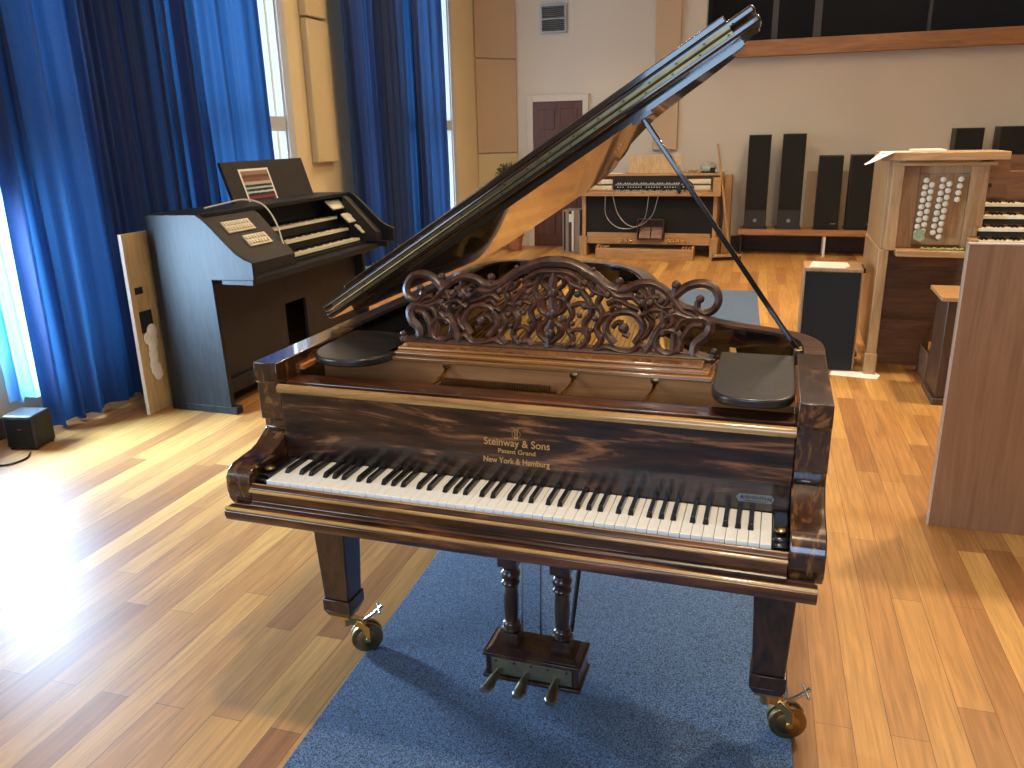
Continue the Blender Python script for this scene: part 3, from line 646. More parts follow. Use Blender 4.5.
for k in range(18):
    for t_ in (.015,.031): MB().cyl((.08+k*.077+(.02 if t_ > .02 else 0),.5685,t_),(.08+k*.077+(.02 if t_ > .02 else 0),.5705,t_),.0028,8).build('screw', M['matte_black'], hgo, M=ML)
# prop stick
ps = MB(); top = ML @ Vector((1.115,.62,-.022)); base = Vector((.660,.635,1.005))
ps.sweep([base, base.lerp(top,.5), top], [(-.0065,-.008),(.0065,-.008),(.0065,.008),(-.0065,.008)], up=(0,1,0)); ps.build('prop_stick', M['lacquer'], P, bevel=.003)
pc = MB(); pc.box(-.028,.028,-.025,.025,-.010,.0, Matrix.Translation(top) @ Matrix.Rotation(-ANG,4,'Y')); pc.build('prop_cup', M['lacquer'], lido)
ps = MB(); ps.box(.640,.662,.615,.655,.98,1.025); ps.build('prop_hinge', M['brass_dark'], P, bevel=.003)
# legs with brass casters
def leg(x, y, wx, wy):
    l = MB(); l.frus((x,y,.222),(.042,.042),(x,y,.672),(.060,.060)); lg = l.build('leg', M['lyre'], P, bevel=.004)
    c_ = MB(); c_.frus((x,y,.158),(.036,.036),(x,y,.182),(.047,.047)); c_.frus((x,y,.182),(.047,.047),(x,y,.222),(.047,.047)); c_.build('collar', M['lyre'], lg, bevel=.003)
    b = MB(); b.box(x-.032,x+.032,y-.032,y+.032,.148,.158); b.cyl((x,y,.11),(x,y,.148),.016,14)
    b.sweep([(x,y,.128),(x+.6*wx,y+.6*wy,.118),(x+wx,y+wy,.095)], [(-.014,-.012),(.014,-.012),(.014,.010),(-.014,.010)])
    a = math.atan2(wy, wx); pv = Vector((-math.sin(a), math.cos(a), 0)); wc = Vector((x+wx, y+wy, .058))
    for s_ in (-1,1):
        p0 = wc+pv*s_*.024; b.sweep([(x+.5*wx+pv.x*s_*.012, y+.5*wy+pv.y*s_*.012,.118), (p0.x,p0.y,.095),(p0.x,p0.y,.05)], [(-.004,-.012),(.004,-.012),(.004,.012),(-.004,.012)])
    b.cyl(wc-pv*.032, wc+pv*.032, .008, 10)
    bo = b.build('caster', M['brass'], P, bevel=.0015); part_label(bo, 'large brass double caster')
    for s_ in (-1,1):
        w_ = MB(); p0 = wc+pv*s_*.004; p1 = wc+pv*s_*.020
        w_.cyl(p0, p1, .050, 28); w_.cyl(p1, p1+pv*s_*.006, .034, 24, .018); w_.build('wheel', M['brass_dark'], bo, bevel=.003)
    k = MB(); q0 = Vector((x+.9*wx,y+.9*wy,.112)); e1 = Vector((wx,wy,0)).normalized()
    k.sweep([q0, q0+e1*.035+Vector((0,0,.022)), q0+e1*.062+Vector((0,0,.045))], [(-.005,-.004),(.005,-.004),(.005,.004),(-.005,.004)])
    tip = q0+e1*.05+Vector((0,0,.035)); k.cyl(tip-pv*.03, tip+pv*.03, .0045, 8)
    k.build('brake_lever', M['steel'], bo, bevel=.001)
leg(-.640,.350,.052,.034); leg(.637,.350,.058,.012); leg(-.28,1.72,.02,.05)
# pedal lyre
ly = MB(); ly.box(-.148,.130,.300,.415,.072,.135); lyo = ly.build('lyre_box', M['lyre'], P, bevel=.002)
a = MB(); a.box(-.156,.138,.292,.425,.060,.072); a.box(-.156,.138,.292,.425,.135,.146); a.frus((-.009,.36,.146),(.140,.060),(-.009,.36,.158),(.124,.044)); a.build('plinth', M['lyre'], lyo, bevel=.002)
a = MB(); a.box(-.130,.112,.2965,.3005,.078,.130)
bp_ = a.build('face_plate', plain('dull_brass_plate', (.16,.15,.10), .5, .2, 30, metal=.6), lyo, bevel=.001)
for x in (-.115,-.060,-.009,.042,.097): MB().lathe([(.001,-.0035),(.003,-.003),(.0035,0)], (x,.2968,.122), 8, 'y').build('screw', M['matte_black'], lyo)
for x in (-.086,.068):
    a = MB(); a.box(x-.027,x+.027,.333,.387,.168,.193)
    a.box(x-.027,x+.027,.333,.387,.150,.168)
    pr = [(.022,.192),(.029,.197),(.030,.204),(.024,.209),(.027,.215),(.026,.221),(.019,.227),(.020,.235),(.0225,.27),(.0225,.31),(.020,.342),(.026,.347),(.028,.353),(.025,.359),(.021,.363),(.026,.370),(.029,.377),(.029,.386),(.024,.392),(.021,.397),(.026,.405),(.027,.412)]
    a.lathe(pr, (x,.36,0), 20); a.box(x-.029,x+.029,.331,.389,.411,.672)
    a.build('lyre_post', M['lyre'], P, bevel=.001, ang=40)
a = MB()
for x in (-.066,-.008): a.cyl((x,.40,.14),(x,.42,.672),.0035,8)
a.build('pedal_rods', M['steel'], P)
a = MB(); a.tube([(.085,.40,.19),(.095,.50,.44),(.100,.58,.672)], .007, 8); a.tube([(-.10,.40,.19),(-.105,.50,.44),(-.11,.58,.672)], .007, 8); a.build('lyre_strut', M['matte_black'], P)
for x, an in ((-.100,-.28),(-.020,-.08),(.064,.06)):
    a = MB(); dx = math.sin(an)
    path = smooth_curve([(x,.305,.094),(x+dx*.02,.290,.094),(x+dx*.04,.268,.088),(x+dx*.065,.240,.078),(x+dx*.085,.216,.074)], 4); N = len(path); rings = []
    for i, p in enumerate(path):
        t_ = i/(N-1); wd = .0085+.0135*max(0,(t_-.35)/.65)**.7; wd *= (1 if t_ < .93 else .72); hh = .0075
        rings.append([a.bm.verts.new((p.x+wd*math.cos(2*PI*k/12), p.y, p.z+hh*math.sin(2*PI*k/12))) for k in range(12)])
    for A, B in zip(rings, rings[1:]):
        for k in range(12): a._f([A[k], A[(k+1)%12], B[(k+1)%12], B[k]])
    a._f(rings[0][::-1]); a._f(rings[-1]); a.build('pedal', M['pedal_metal'], P, bevel=0, ang=60)
# ------------------------------------------------------------------ BLACK ORGAN CONSOLE (left)
OY0, OY1 = 2.25, 4.07
O = thing('organ_console', (-2.70, 3.16, 0), 'black three-manual organ console standing before the blue curtains', 'organ')
side = [(-2.93,.02),(-2.93,1.188),(-2.575,1.192),(-2.53,1.165),(-2.47,1.11),(-2.39,1.03),(-2.33,.975),(-2.28,.945),(-2.235,.93),(-2.227,.925),(-2.227,.828),(-2.515,.820),(-2.492,.02)]
for y0, y1 in ((OY0,OY0+.035),(OY1-.035,OY1)):
    a = MB(); a.yprism(side, y0, y1); a.box(-2.93,-2.455,y0-.004,y1+.02 if y0 < 3 else y1+.004,0,.045); part_label(a.build('side_panel', M['black_organ'], O, bevel=.003), 'black scroll-shaped end panel')
a = MB(); a.box(-2.93,-2.60,OY0+.035,OY1-.035,1.165,1.190); a.build('top_board', M['black_organ'], O, bevel=.003)
MB().box(-2.93,-2.905,OY0+.035,OY1-.035,.05,1.165).build('back_panel', M['black_panel'], O)
kp = MB(); kp.box(-2.60,-2.575,OY0+.035,3.035,.19,.80); kp.box(-2.60,-2.575,3.29,OY1-.035,.19,.80); kp.box(-2.60,-2.575,3.035,3.29,.52,.80); part_label(kp.build('knee_panel', M['black_panel'], O, bevel=.002), 'dark brown knee panel with a square opening')
a = MB(); a.box(-2.62,-2.54,OY0+.035,OY1-.035,.10,.19); a.build('base_rail', M['black_organ'], O, bevel=.003)
a = MB(); a.box(-2.575,-2.33,2.87,3.97,.775,.815); a.box(-2.44,-2.425,2.87,3.97,.775,.835)
kd = a.build('key_desk', M['black_organ'], O, bevel=.003)
a = MB()
for y in (2.93,3.02,3.06,3.10,*[3.28+i*.026 for i in range(9)],3.56,3.59,3.72,3.76,3.86): a.cyl((-2.425,y,.806),(-2.419,y,.806),.009,10)
part_label(a.build('pistons', M['cream'], kd), 'row of cream thumb pistons')
for y0, y1 in ((OY0+.035,2.86),(3.98,OY1-.035)): MB().box(-2.62,-2.26,y0,y1,.79,.83).build('cheek_shelf', M['black_organ'], O, bevel=.002)
# sloping jambs
for y0, y1, n in ((OY0+.035,2.84,2),(3.96,OY1-.035,0)):
    a = MB(); a.yprism([(-2.60,1.165),(-2.57,1.150),(-2.33,.90),(-2.33,.83),(-2.60,.83)], y0, y1); a.build('stop_jamb', M['black_panel'], O, bevel=.002)
def slope_panel(y0, y1, s0, s1):    # along slope from (-2.57,1.15) to (-2.33,.90)
    A = Vector((-2.57,1.150)); B = Vector((-2.33,.90)); d_ = B-A; nn = Vector((d_.y*-1, d_.x)).normalized()*(1); 
    if nn.x < 0: nn = -nn
    p = [A+d_*s0+nn*.001, A+d_*s1+nn*.001, A+d_*s1+nn*.012, A+d_*s0+nn*.012]
    t = MB(); t.yprism([(q.x,q.y) for q in p], y0, y1)
    ntab = int((y1-y0)/.028)
    for r_ in range(2):
        for k in range(ntab):
            sa = s0+(s1-s0)*(.12+.45*r_); sb = sa+(s1-s0)*.28; yy = y0+.012+k*(y1-y0-.02)/ntab
            pp = [A+d_*sa+nn*.012, A+d_*sb+nn*.012, A+d_*sb+nn*.020, A+d_*sa+nn*.016]; t.yprism([(q.x,q.y) for q in pp], yy, yy+.018)
    return t
part_label(slope_panel(2.42,2.68,.10,.34).build('stop_tabs', M['cream'], O, bevel=.001), 'cream stop tabs')
part_label(slope_panel(2.50,2.72,.44,.68).build('stop_tabs', M['cream'], O, bevel=.001), 'cream stop tabs')
# manuals
def manual(y0, y1, xf, z, nk, name, parent, front='x', mats=None):
    t = MB(); ln = .135; kw = (y1-y0)/nk
    for i in range(nk):
        a_, b_ = y0+i*kw+.0008, y0+(i+1)*kw-.0008
        if front == 'x': t.box(xf-ln, xf, a_, b_, z-.018, z)
        else: t.box(a_, b_, xf, xf+ln, z-.018, z)
    t.mi = 1
    for i in range(nk-1):
        if 'CDEFGAB'[i % 7] in 'CDFGA':
            c_ = y0+(i+1)*kw
            if front == 'x': t.box(xf-ln, xf-.048, c_-.0055, c_+.0055, z+.0005, z+.012)
            else: t.box(c_-.0055, c_+.0055, xf+.048, xf+ln, z+.0005, z+.012)
    t.mi = 0
    return t.build(name, mats or [M['cream'], M['ebony']], parent)
for xf, z, y0, y1 in ((-2.46,.860,2.90,3.93),(-2.55,.935,2.90,3.93),(-2.64,1.020,2.90,3.93)):
    manual(y0, y1, xf, z, 36, 'manual', O)
    a = MB(); a.box(xf-.20, xf-.012, y0-.04, y1+.03, z-.075, z-.019); a.box(xf-.20, xf-.012, y0-.05, y0-.002, z-.019, z+.022); a.box(xf-.20, xf-.012, y1+.002, y1+.03, z-.019, z+.022); a.build('manual_frame', M['black_organ'], O, bevel=.002)
    t = MB(); t.box(xf-.30 if z < 1 else xf-.12, xf-.137, y0, y1, z, z+.05 if z < 1 else z+.13); t.build('manual_backing', M['matte_black'], O)
for y0, y1, zc, xc in ((3.80,3.99,1.115,-2.62),(3.86,4.02,1.015,-2.53),(3.93,4.03,.93,-2.46)):
    t = MB(); t.box(xc-.035, xc+.01, y0, y1, zc-.022, zc-.014)
    t = MB(); MM = Matrix.Translation((xc,(y0+y1)/2,zc)) @ Matrix.Rotation(math.radians(42),4,'Y')
    t.box(-.045,.045,-(y1-y0)/2,(y1-y0)/2,-.012,0,MM)
    for k in range(7): yy = -(y1-y0)/2+.01+k*(y1-y0-.02)/7; t.box(-.03,.0,yy,yy+(y1-y0)*.09,0,.006,MM)
    part_label(t.build('stop_tabs', M['cream'], O, bevel=.001), 'cream stop tabs')
# music rest with a picture
MR = Matrix.Translation((-2.845,3.47,1.165)) @ Matrix.Rotation(math.radians(-17),4,'Y')
a = MB(); a.box(-.012,.012,-.49,.48,0,.30,MR); a.build('music_rest', M['black_panel'], O, bevel=.003)
a = MB(); a.box(-.02,.05,-.51,.52,-.014,-.001,MR); a.build('rest_ledge', M['black_organ'], O, bevel=.002)
def picture_mat():
    m, nt, b = new_mat('printed_photo'); N, L = nt.nodes.new, nt.links.new
    tc = N('ShaderNodeTexCoord'); sp = N('ShaderNodeSeparateXYZ'); L(tc.outputs['Generated'], sp.inputs[0])
    cr = N('ShaderNodeValToRGB'); e = cr.color_ramp.elements; cr.color_ramp.interpolation = 'CONSTANT'; e[0].color = (.05,.03,.03,1); e[1].position = .12; e[1].color = (.25,.05,.05,1)
    for p, c in ((.2,(.04,.04,.05)),(.30,(.55,.6,.55)),(.36,(.03,.03,.04)),(.44,(.45,.55,.5)),(.5,(.05,.05,.05)),(.58,(.5,.45,.38)),(.68,(.28,.12,.06)),(.8,(.18,.07,.04)),(.9,(.35,.22,.12))): q = e.new(p); q.color = (*c,1)
    n = N('ShaderNodeTexNoise'); n.inputs['Scale'].default_value = 22; L(tc.outputs['Generated'], n.inputs['Vector'])
    ad = N('ShaderNodeMath'); ad.operation = 'MULTIPLY_ADD'; ad.inputs[1].default_value = .07; L(n.outputs['Fac'], ad.inputs[0]); L(sp.outputs['Z'], ad.inputs[2])
    L(ad.outputs[0], cr.inputs['Fac']); L(cr.outputs['Color'], b.inputs['Base Color']); setp(b, rough=.3); return m
pc_ = MB(); pc_.box(.0125,.014,-.335,.005,.006,.245,MR); pco = tag(pc_.build('printed_picture', M['paper']), 'white-bordered colour print propped on the black music rest', 'picture')
a = MB(); a.box(.0142,.0148,-.318,-.012,.022,.230,MR); a.build('print_image', picture_mat(), pco)
# white cable over the organ
cbl = MB(); cbl.tube(smooth_curve([(-2.80,2.62,1.194),(-2.72,2.70,1.215),(-2.62,2.78,1.235),(-2.52,2.83,1.20),(-2.45,2.84,1.10),(-2.40,2.82,.98),(-2.37,2.80,.90),(-2.36,2.80,.845)], 6), .0055, 8)
cbl.ball((-2.36,2.80,.845), .018, 2)
tag(cbl.build('white_cable', M['cream']), 'white cable arching over the left end of the black organ', 'cable')
# plywood back board leaning behind the organ with cloth and tape
PB = thing('plywood_board', (-2.99, 2.6, 0), 'pale plywood back board standing behind the left end of the black organ', 'board')
a = MB(); a.box(-3.005,-2.985,2.11,3.6,0,1.09); a.build('board', M['ply'], PB, bevel=.002)
a = MB(); a.box(-3.006,-2.984,2.106,2.110,0,1.09); part_label(a.build('edge_strip', M['paper'], PB), 'white front edge')
a = MB(); a.yprism([(0,0)]*0 or [(-2.9845,.735),(-2.9845,.775),(-2.980,.775),(-2.980,.735)], 2.145, 2.205); a.build('hand_hole', M['matte_black'], PB)
a = MB(); a.box(-2.9845,-2.978,2.15,2.245,.50,.63); a.build('black_tape', M['matte_black'], PB)
a = MB(); rnd = random.Random(2)
for k in range(9): a.ball((-2.972,2.195+rnd.uniform(-.02,.025),.50-k*.033), .040+rnd.uniform(0,.014), 3, (.22,.8,.9))
a.build('cloth_wad', M['cloth'], PB)
# small black speaker, cable
SP = thing('small_speaker', (-3.225,1.53,0), 'small black cube speaker on the floor at the foot of the curtain', 'speaker')
MS = Matrix.Translation((-3.27,1.525,0)) @ Matrix.Rotation(math.radians(12),4,'Z')
a = MB(); a.box(-.088,.088,-.080,.080,.008,.195,MS); a.build('cabinet', M['spk'], SP, bevel=.012, seg=3)
a = MB(); a.box(-.075,.075,-.083,-.0805,.02,.18,MS); a.build('grille', M['grille'], SP, bevel=.001)
a = MB(); a.box(-.005,.02,-.0850,-.0832,.118,.124,MS); part_label(a.build('badge', M['steel'], SP), 'tiny silver badge')
for x, y in ((-.07,-.065),(.07,-.065),(.07,.065),(-.07,.065)): MB().cyl(MS@Vector((x,y,0)), MS@Vector((x,y,.008)), .01, 10).build('foot', M['matte_black'], SP)
a = MB(); a.tube(smooth_curve([(-3.17,1.42,.006),(-3.12,1.34,.006),(-3.16,1.24,.006),(-3.35,1.25,.006),(-3.5,1.2,.006)], 5), .005, 6)
tag(a.build('speaker_cable', M['matte_black']), 'thin black cable on the floor before the small cube speaker', 'cable')
# ------------------------------------------------------------------ RIGHT OAK CONSOLE
C_ = thing('oak_organ_console', (2.0,4.5,0), 'light oak four-manual organ console with round stop knobs at the right', 'organ')
a = MB(); a.box(1.235,1.30,4.04,4.98,.83,1.385); a.box(1.215,1.245,4.10,4.98,.83,1.38); a.box(1.207,1.264,4.121,4.98,.146,.83)
a.build('end_panel', M['oak'], C_, bevel=.004)
a = MB(); a.box(1.205,1.265,4.05,4.12,.145,.83); a.box(1.195,1.270,4.04,4.13,0,.145); a.build('end_post', M['oak'], C_, bevel=.004)
a = MB(); a.box(1.155,1.853,3.98,4.40,1.385,1.432); to = a.build('top_shelf', M['oak_h'], C_, bevel=.003)
a = MB(); a.box(1.26,1.80,4.02,4.09,1.352,1.372); a.build('cornice', M['oak_h'], C_, bevel=.003)
a = MB(); a.box(1.30,1.40,4.12,4.15,.84,1.352); a.box(1.68,1.78,4.09,4.15,.84,1.352); a.box(1.40,1.68,4.12,4.15,1.30,1.352); a.box(1.40,1.68,4.13,4.15,.86,1.30)
a.build('stop_jamb', M['oak'], C_, bevel=.003)
a = MB(); a.box(1.30,1.80,3.98,4.13,.800,.840); a.build('ledge', M['oak_h'], C_, bevel=.004)
kn = MB(); kn.cyl((0,0,0),(0,-.035,0),.0055,8); kn.lathe([(.004,-.030),(.014,-.034),(.0175,-.042),(.0165,-.050),(.010,-.054),(.002,-.055)], (0,0,0), 14, 'y')
k0 = kn.build('stop_knob', M['cream'], None); k0.parent = C_
cols = [(1.436,1.262,9),(1.470,1.234,9),(1.530,1.266,9),(1.566,1.240,9),(1.628,1.268,4)]
fst = True
for x, z, n in cols:
    for k in range(n):
        o = k0 if fst else k0.copy()
        if not fst: COL.objects.link(o)
        fst = False
        o.location = Vector((x-.0025*k, 4.13, z-.0405*k))-C_.location
# manuals and cheeks
for k in range(4):
    yf = 3.99+k*.085; z = .905+k*.068
    manual(1.755, 2.95, yf, z, 48, 'manual', C_, 'y')
    a = MB(); a.box(1.70,1.752,yf-.01,4.085,z-.05,z+.012) if k == 0 else a.box(1.735,1.752,yf-.01,yf+.14,z-.05,z+.012); a.build('key_cheek', M['oak'], C_, bevel=.003)
    a = MB(); a.box(1.752,2.95,yf+.005,yf+.20,z-.05,z-.019); a.build('key_slip', M['matte_black'], C_)
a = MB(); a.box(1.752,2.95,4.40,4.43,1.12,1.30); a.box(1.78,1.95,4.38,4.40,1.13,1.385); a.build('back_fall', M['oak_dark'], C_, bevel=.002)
a = MB(); a.box(1.80,1.86,4.372,4.38,1.20,1.225); part_label(a.build('switch_plate', M['matte_black'], C_), 'small black switch plate')
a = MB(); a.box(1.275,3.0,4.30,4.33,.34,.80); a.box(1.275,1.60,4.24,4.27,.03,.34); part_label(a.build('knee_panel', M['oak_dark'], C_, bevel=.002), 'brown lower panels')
a = MB(); a.box(2.95,3.05,4.04,4.98,0,1.385); a.build('end_panel', M['oak'], C_, bevel=.004)
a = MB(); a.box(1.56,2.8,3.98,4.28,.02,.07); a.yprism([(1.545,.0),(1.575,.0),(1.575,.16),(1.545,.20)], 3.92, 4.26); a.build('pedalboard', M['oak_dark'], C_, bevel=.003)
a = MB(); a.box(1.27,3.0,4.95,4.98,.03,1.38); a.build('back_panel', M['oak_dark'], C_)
# items on the oak console
pp = MB(); pp.box(1.17,1.33,4.02,4.22,1.4325,1.436); pp.box(1.34,1.52,4.05,4.27,1.4325,1.447); 
tag(pp.build('sheet_music', M['paper'], bevel=.001), 'white sheets lying on top of the oak console', 'paper')
pp = MB(); pp.sweep([(1.20,4.02,1.440),(1.165,3.97,1.425),(1.10,3.95,1.385),(1.06,3.95,1.365)], [(-.05,-.001),(.05,-.001),(.05,.001),(-.05,.001)], up=(0,0,1))
tag(pp.build('loose_sheet', M['paper']), 'white sheet drooping over the left corner of the oak console', 'paper')
gb = MB()
for k in range(26): gb.ball((1.45+k*.0118, 4.03+.012*math.sin(k*1.3), .848+.003*math.cos(k*2)), .0115, 1, (1,1,.6))
tag(gb.build('bead_string', M['green']), 'green and cream string of beads on the ledge of the oak console', 'beads')
gf_ = MB(); gf_.yprism([(1.395,.935),(1.40,.90),(1.44,.885),(1.465,.90),(1.458,.955),(1.43,.965)], 4.072, 4.078)
tag(gf_.build('paper_fan', plain('sage_card', (.30,.34,.19), .7, .2, 60)), 'small sage green fan hung on the lower stop knobs', 'fan')
# organ bench
BN = thing('organ_bench', (2.1,3.6,0), 'dark wooden bench with tan top in front of the oak console', 'bench')
a = MB(); a.box(1.50,2.75,3.46,3.86,.625,.650); part_label(a.build('seat', M['oak_h'], BN, bevel=.004), 'tan seat board')
for x in (1.54,2.66): a = MB(); a.box(x,x+.05,3.49,3.83,.04,.625); a.box(x-.02,x+.07,3.47,3.85,0,.04); a.build('leg', M['stool_wood'], BN, bevel=.004)
a = MB(); a.box(1.59,2.66,3.64,3.67,.10,.30); a.build('stretcher', M['stool_wood'], BN, bevel=.003)
a = MB(); a.box(1.59,2.66,3.50,3.53,.56,.625); a.build('apron', M['stool_wood'], BN, bevel=.003)
# foreground beech panel
FP = thing('beech_screen', (1.9,1.82,0), 'tall beech-veneered back panel of a desk at the right edge', 'desk')
a = MB(); a.box(1.262,2.70,1.808,1.832,.0,1.160); a.build('back_panel', M['beech'], FP, bevel=.001)
a = MB(); a.box(1.256,1.262,1.806,1.834,.0,1.163); a.box(1.256,2.70,1.806,1.834,1.160,1.165); part_label(a.build('edge_banding', plain('pale_edge', (.66,.58,.50), .5), FP), 'pale edge banding')
a = MB(); a.box(1.42,1.45,1.834,2.10,.02,.93); a.box(2.68,2.70,1.834,2.10,.02,.95); a.box(1.42,2.68,1.834,2.10,.93,.95); a.build('cabinet', M['beech'], FP, bevel=.001)
# brown speaker box with paper
BX = thing('floor_speaker', (.95,4.25,0), 'oak-veneered floor speaker with black grille, paper on top, behind the piano', 'speaker')
a = MB(); a.box(.765,1.135,4.10,4.42,.0,.695); a.build('cabinet', M['oak'], BX, bevel=.003)
a = MB(); a.box(.778,1.122,4.075,4.0995,.012,.675); a.build('grille', M['grille'], BX, bevel=.003)
pp = MB(); pp.zprism([(.80,4.13),(1.02,4.11),(1.06,4.20),(1.05,4.36),(.83,4.38)], .6955, .699); tag(pp.build('paper_sheet', M['paper']), 'white paper lying on top of the oak floor speaker', 'paper')
pp = MB(); pp.zprism([(.98,3.97),(1.27,3.93),(1.30,4.03),(1.27,4.10),(1.00,4.07)], .001, .003); tag(pp.build('paper_sheet', M['paper']), 'white paper sheet on the floor in front of the oak floor speaker', 'paper')
ST = thing('small_stand', (1.17,4.62,0), 'small dark stand behind the oak floor speaker', 'stand')
a = MB(); a.box(1.08,1.19,4.52,4.72,.60,.635); a.build('top', M['spk'], ST, bevel=.004)
a = MB(); a.cyl((1.13,4.62,.02),(1.13,4.62,.60),.018,12); a.build('pole', M['matte_black'], ST)
a = MB(); a.box(1.05,1.19,4.50,4.74,.0,.02); a.build('base', M['stool_wood'], ST, bevel=.004)
# ------------------------------------------------------------------ speaker shelf on the back wall
SH = thing('speaker_shelf', (1.5,9.65,0), 'long low oak shelf with thin legs along the back wall', 'shelf')
a = MB(); a.box(.09,3.6,9.40,9.80,.272,.345); a.build('board', M['fascia'], SH, bevel=.004)
for x, m_ in ((.13,'matte_black'),(1.16,'white'),(2.3,'white'),(3.5,'white')): a = MB(); a.box(x-.015,x+.015,9.42,9.45,0,.272); a.build('leg', M[m_], SH); MB().box(x-.015,x+.015,9.75,9.78,0,.272).build('leg', M[m_], SH)
def tower(x0, x1, z1, label, yf=9.42, badge=True, dep=.30, foot=True):
    t = thing('tower_speaker', ((x0+x1)/2, yf+dep/2, .346), label, 'speaker', 'black tower speakers on the shelf')
    a = MB(); a.box(x0,x1,yf+.02,yf+dep,.358,z1); a.build('cabinet', M['spk'], t, bevel=.004)
    a = MB(); a.box(x0+.008,x1-.008,yf,yf+.0195,.60 if badge else .37,z1-.01); a.build('grille', M['grille'], t, bevel=.003)
    if foot: a = MB(); a.box(x0-.015,x1+.015,yf+.0,yf+dep+.01,.346,.358); a.build('plinth', M['spk'], t, bevel=.002)
    if badge: a = MB(); a.lathe([(.022,-.006),(.024,0)], ((x0+x1)/2,yf+.02,.455), 16, 'y'); part_label(a.build('badge', M['grey_metal'], t), 'round grey badge')
    else: a = MB(); a.box(x1-.09,x1-.03,yf-.002,yf-.0001,.42,.43); a.build('badge', M['grey_metal'], t)
tower(.155,.425,1.52,'tall slim black speaker at the left end of the shelf, nearest the broom')
tower(.565,.845,1.525,'tall slim black speaker on the shelf, second from the left')
tower(1.02,1.30,1.255,'shorter black speaker on the shelf, just left of the one behind the oak console', badge=False)
tower(1.39,1.72,1.26,'shorter black speaker on the shelf half hidden by the oak console corner', badge=False)
tower(2.50,2.80,1.55,'black speaker showing above the top board of the oak console', badge=False)
tower(2.96,3.45,1.56,'wide black speaker at the right edge behind the oak console', badge=False)
# ------------------------------------------------------------------ FAR OAK ORGAN
FO = thing('oak_organ', (-1.05,9.3,0), 'small light oak organ console against the back wall under the taupe panel', 'organ')
a = MB(); a.box(-1.93,-1.88,9.10,9.70,.26,.80); a.box(-1.96,-1.86,9.06,9.72,.0,.26); a.build('end_panel', M['oak'], FO, bevel=.005)
a = MB(); a.box(-.22,-.17,9.10,9.70,.26,.80); a.box(-.24,-.14,9.06,9.72,0,.26); a.build('end_panel', M['oak'], FO, bevel=.005)
a = MB(); a.box(-1.86,-.24,9.10,9.13,.16,.31); a.build('lower_rail', M['oak_h'], FO, bevel=.003)
a = MB(); a.box(-1.88,-.22,9.12,9.15,.31,.79); part_label(a.build('knee_cloth', M['grille'], FO), 'black cloth knee panel')
a = MB(); a.box(-1.99,-.13,9.02,9.70,.79,.835); a.box(-1.99,-1.86,9.02,9.70,.835,1.02); a.box(-.23,-.13,9.02,9.70,.835,1.02); a.build('key_table', M['oak_h'], FO, bevel=.004)
a = MB(); a.box(-1.96,-.14,9.20,9.70,1.035,1.065); a.box(-1.96,-.14,9.35,9.70,.84,1.035); a.build('top', M['oak_h'], FO, bevel=.004)
MB().box(-1.52,-.62,9.19,9.345,.84,1.030).build('manual_backing', M['matte_black'], FO)
manual(-1.49,-.58,9.03,.855,30,'manual',FO,'y',[M['grey_metal'],M['cream']]); manual(-1.49,-.58,9.10,.94,30,'manual',FO,'y',[M['grey_metal'],M['cream']])
a = MB(); a.box(-1.49,-.58,9.11,9.24,.87,.92); a.build('key_frame', M['ebony'], FO)
a = MB()
for k in range(26):
    if k % 7 != 3: a.box(-1.46+k*.034,-1.445+k*.034,9.022,9.029,.838,.848); a.box(-1.46+k*.034,-1.445+k*.034,9.092,9.10,.895,.905)
part_label(a.build('pistons', M['cream'], FO), 'rows of small white pistons')
for x0, x1 in ((-1.84,-1.54),(-.55,-.27)):
    for z0, z1 in ((.86,.915),(.935,.995)):
        a = MB(); a.box(x0,x1,9.17,9.19,z0,z1)
        for k in range(8): xx = x0+.01+k*(x1-x0-.02)/8; a.box(xx, xx+.026, 9.160, 9.17, z0+.008, z1-.01)
        part_label(a.build('stop_tabs', M['cream'], FO), 'cream stop tabs')
a = MB(); a.box(-1.86,-.24,9.15,9.20,.835,.86); a.build('stop_rail', M['oak_h'], FO)
a = MB(); Mx = Matrix.Translation((-1.02,9.36,1.066)) @ Matrix.Rotation(math.radians(-12),4,'X'); a.box(-.34,.34,0,.015,0,.225,Mx); part_label(a.build('music_rest', M['ply'], FO, bevel=.003), 'pale wooden music rest')
a = MB(); a.box(-1.17,-.80,9.02,9.098,.30,.52)
a = MB(); a.box(-1.17,-1.155,8.98,9.10,.235,.50); a.box(-.835,-.82,8.98,9.10,.235,.50); a.box(-1.155,-.835,8.98,9.10,.485,.50); a.box(-1.155,-.835,9.085,9.10,.235,.485); a.box(-1.155,-.835,8.98,9.085,.235,.245); a.build('pedal_box', M['base_dark'], FO, bevel=.002)
for x in (-1.145,-.99): a = MB(); a.box(0,.145,0,.012,0,.16,Matrix.Translation((x,8.99,.255)) @ Matrix.Rotation(math.radians(-28),4,'X')); a.build('swell_pedal', M['oak_dark'], FO, bevel=.002)
for s_ in (-1,1):
    for k in range(3): a = MB(); a.cyl((-.995+s_*(.25+k*.06),9.08,.235),(-.995+s_*(.25+k*.06),9.00,.215-.0*k),.010,8); a.ball((-.995+s_*(.25+k*.06),8.995,.215),.017,2); a.build('toe_stud', M['brass'], FO)
a = MB(); a.box(-1.45,-.55,9.04,9.098,.17,.235); a.build('toe_rail', M['oak_h'], FO, bevel=.003)
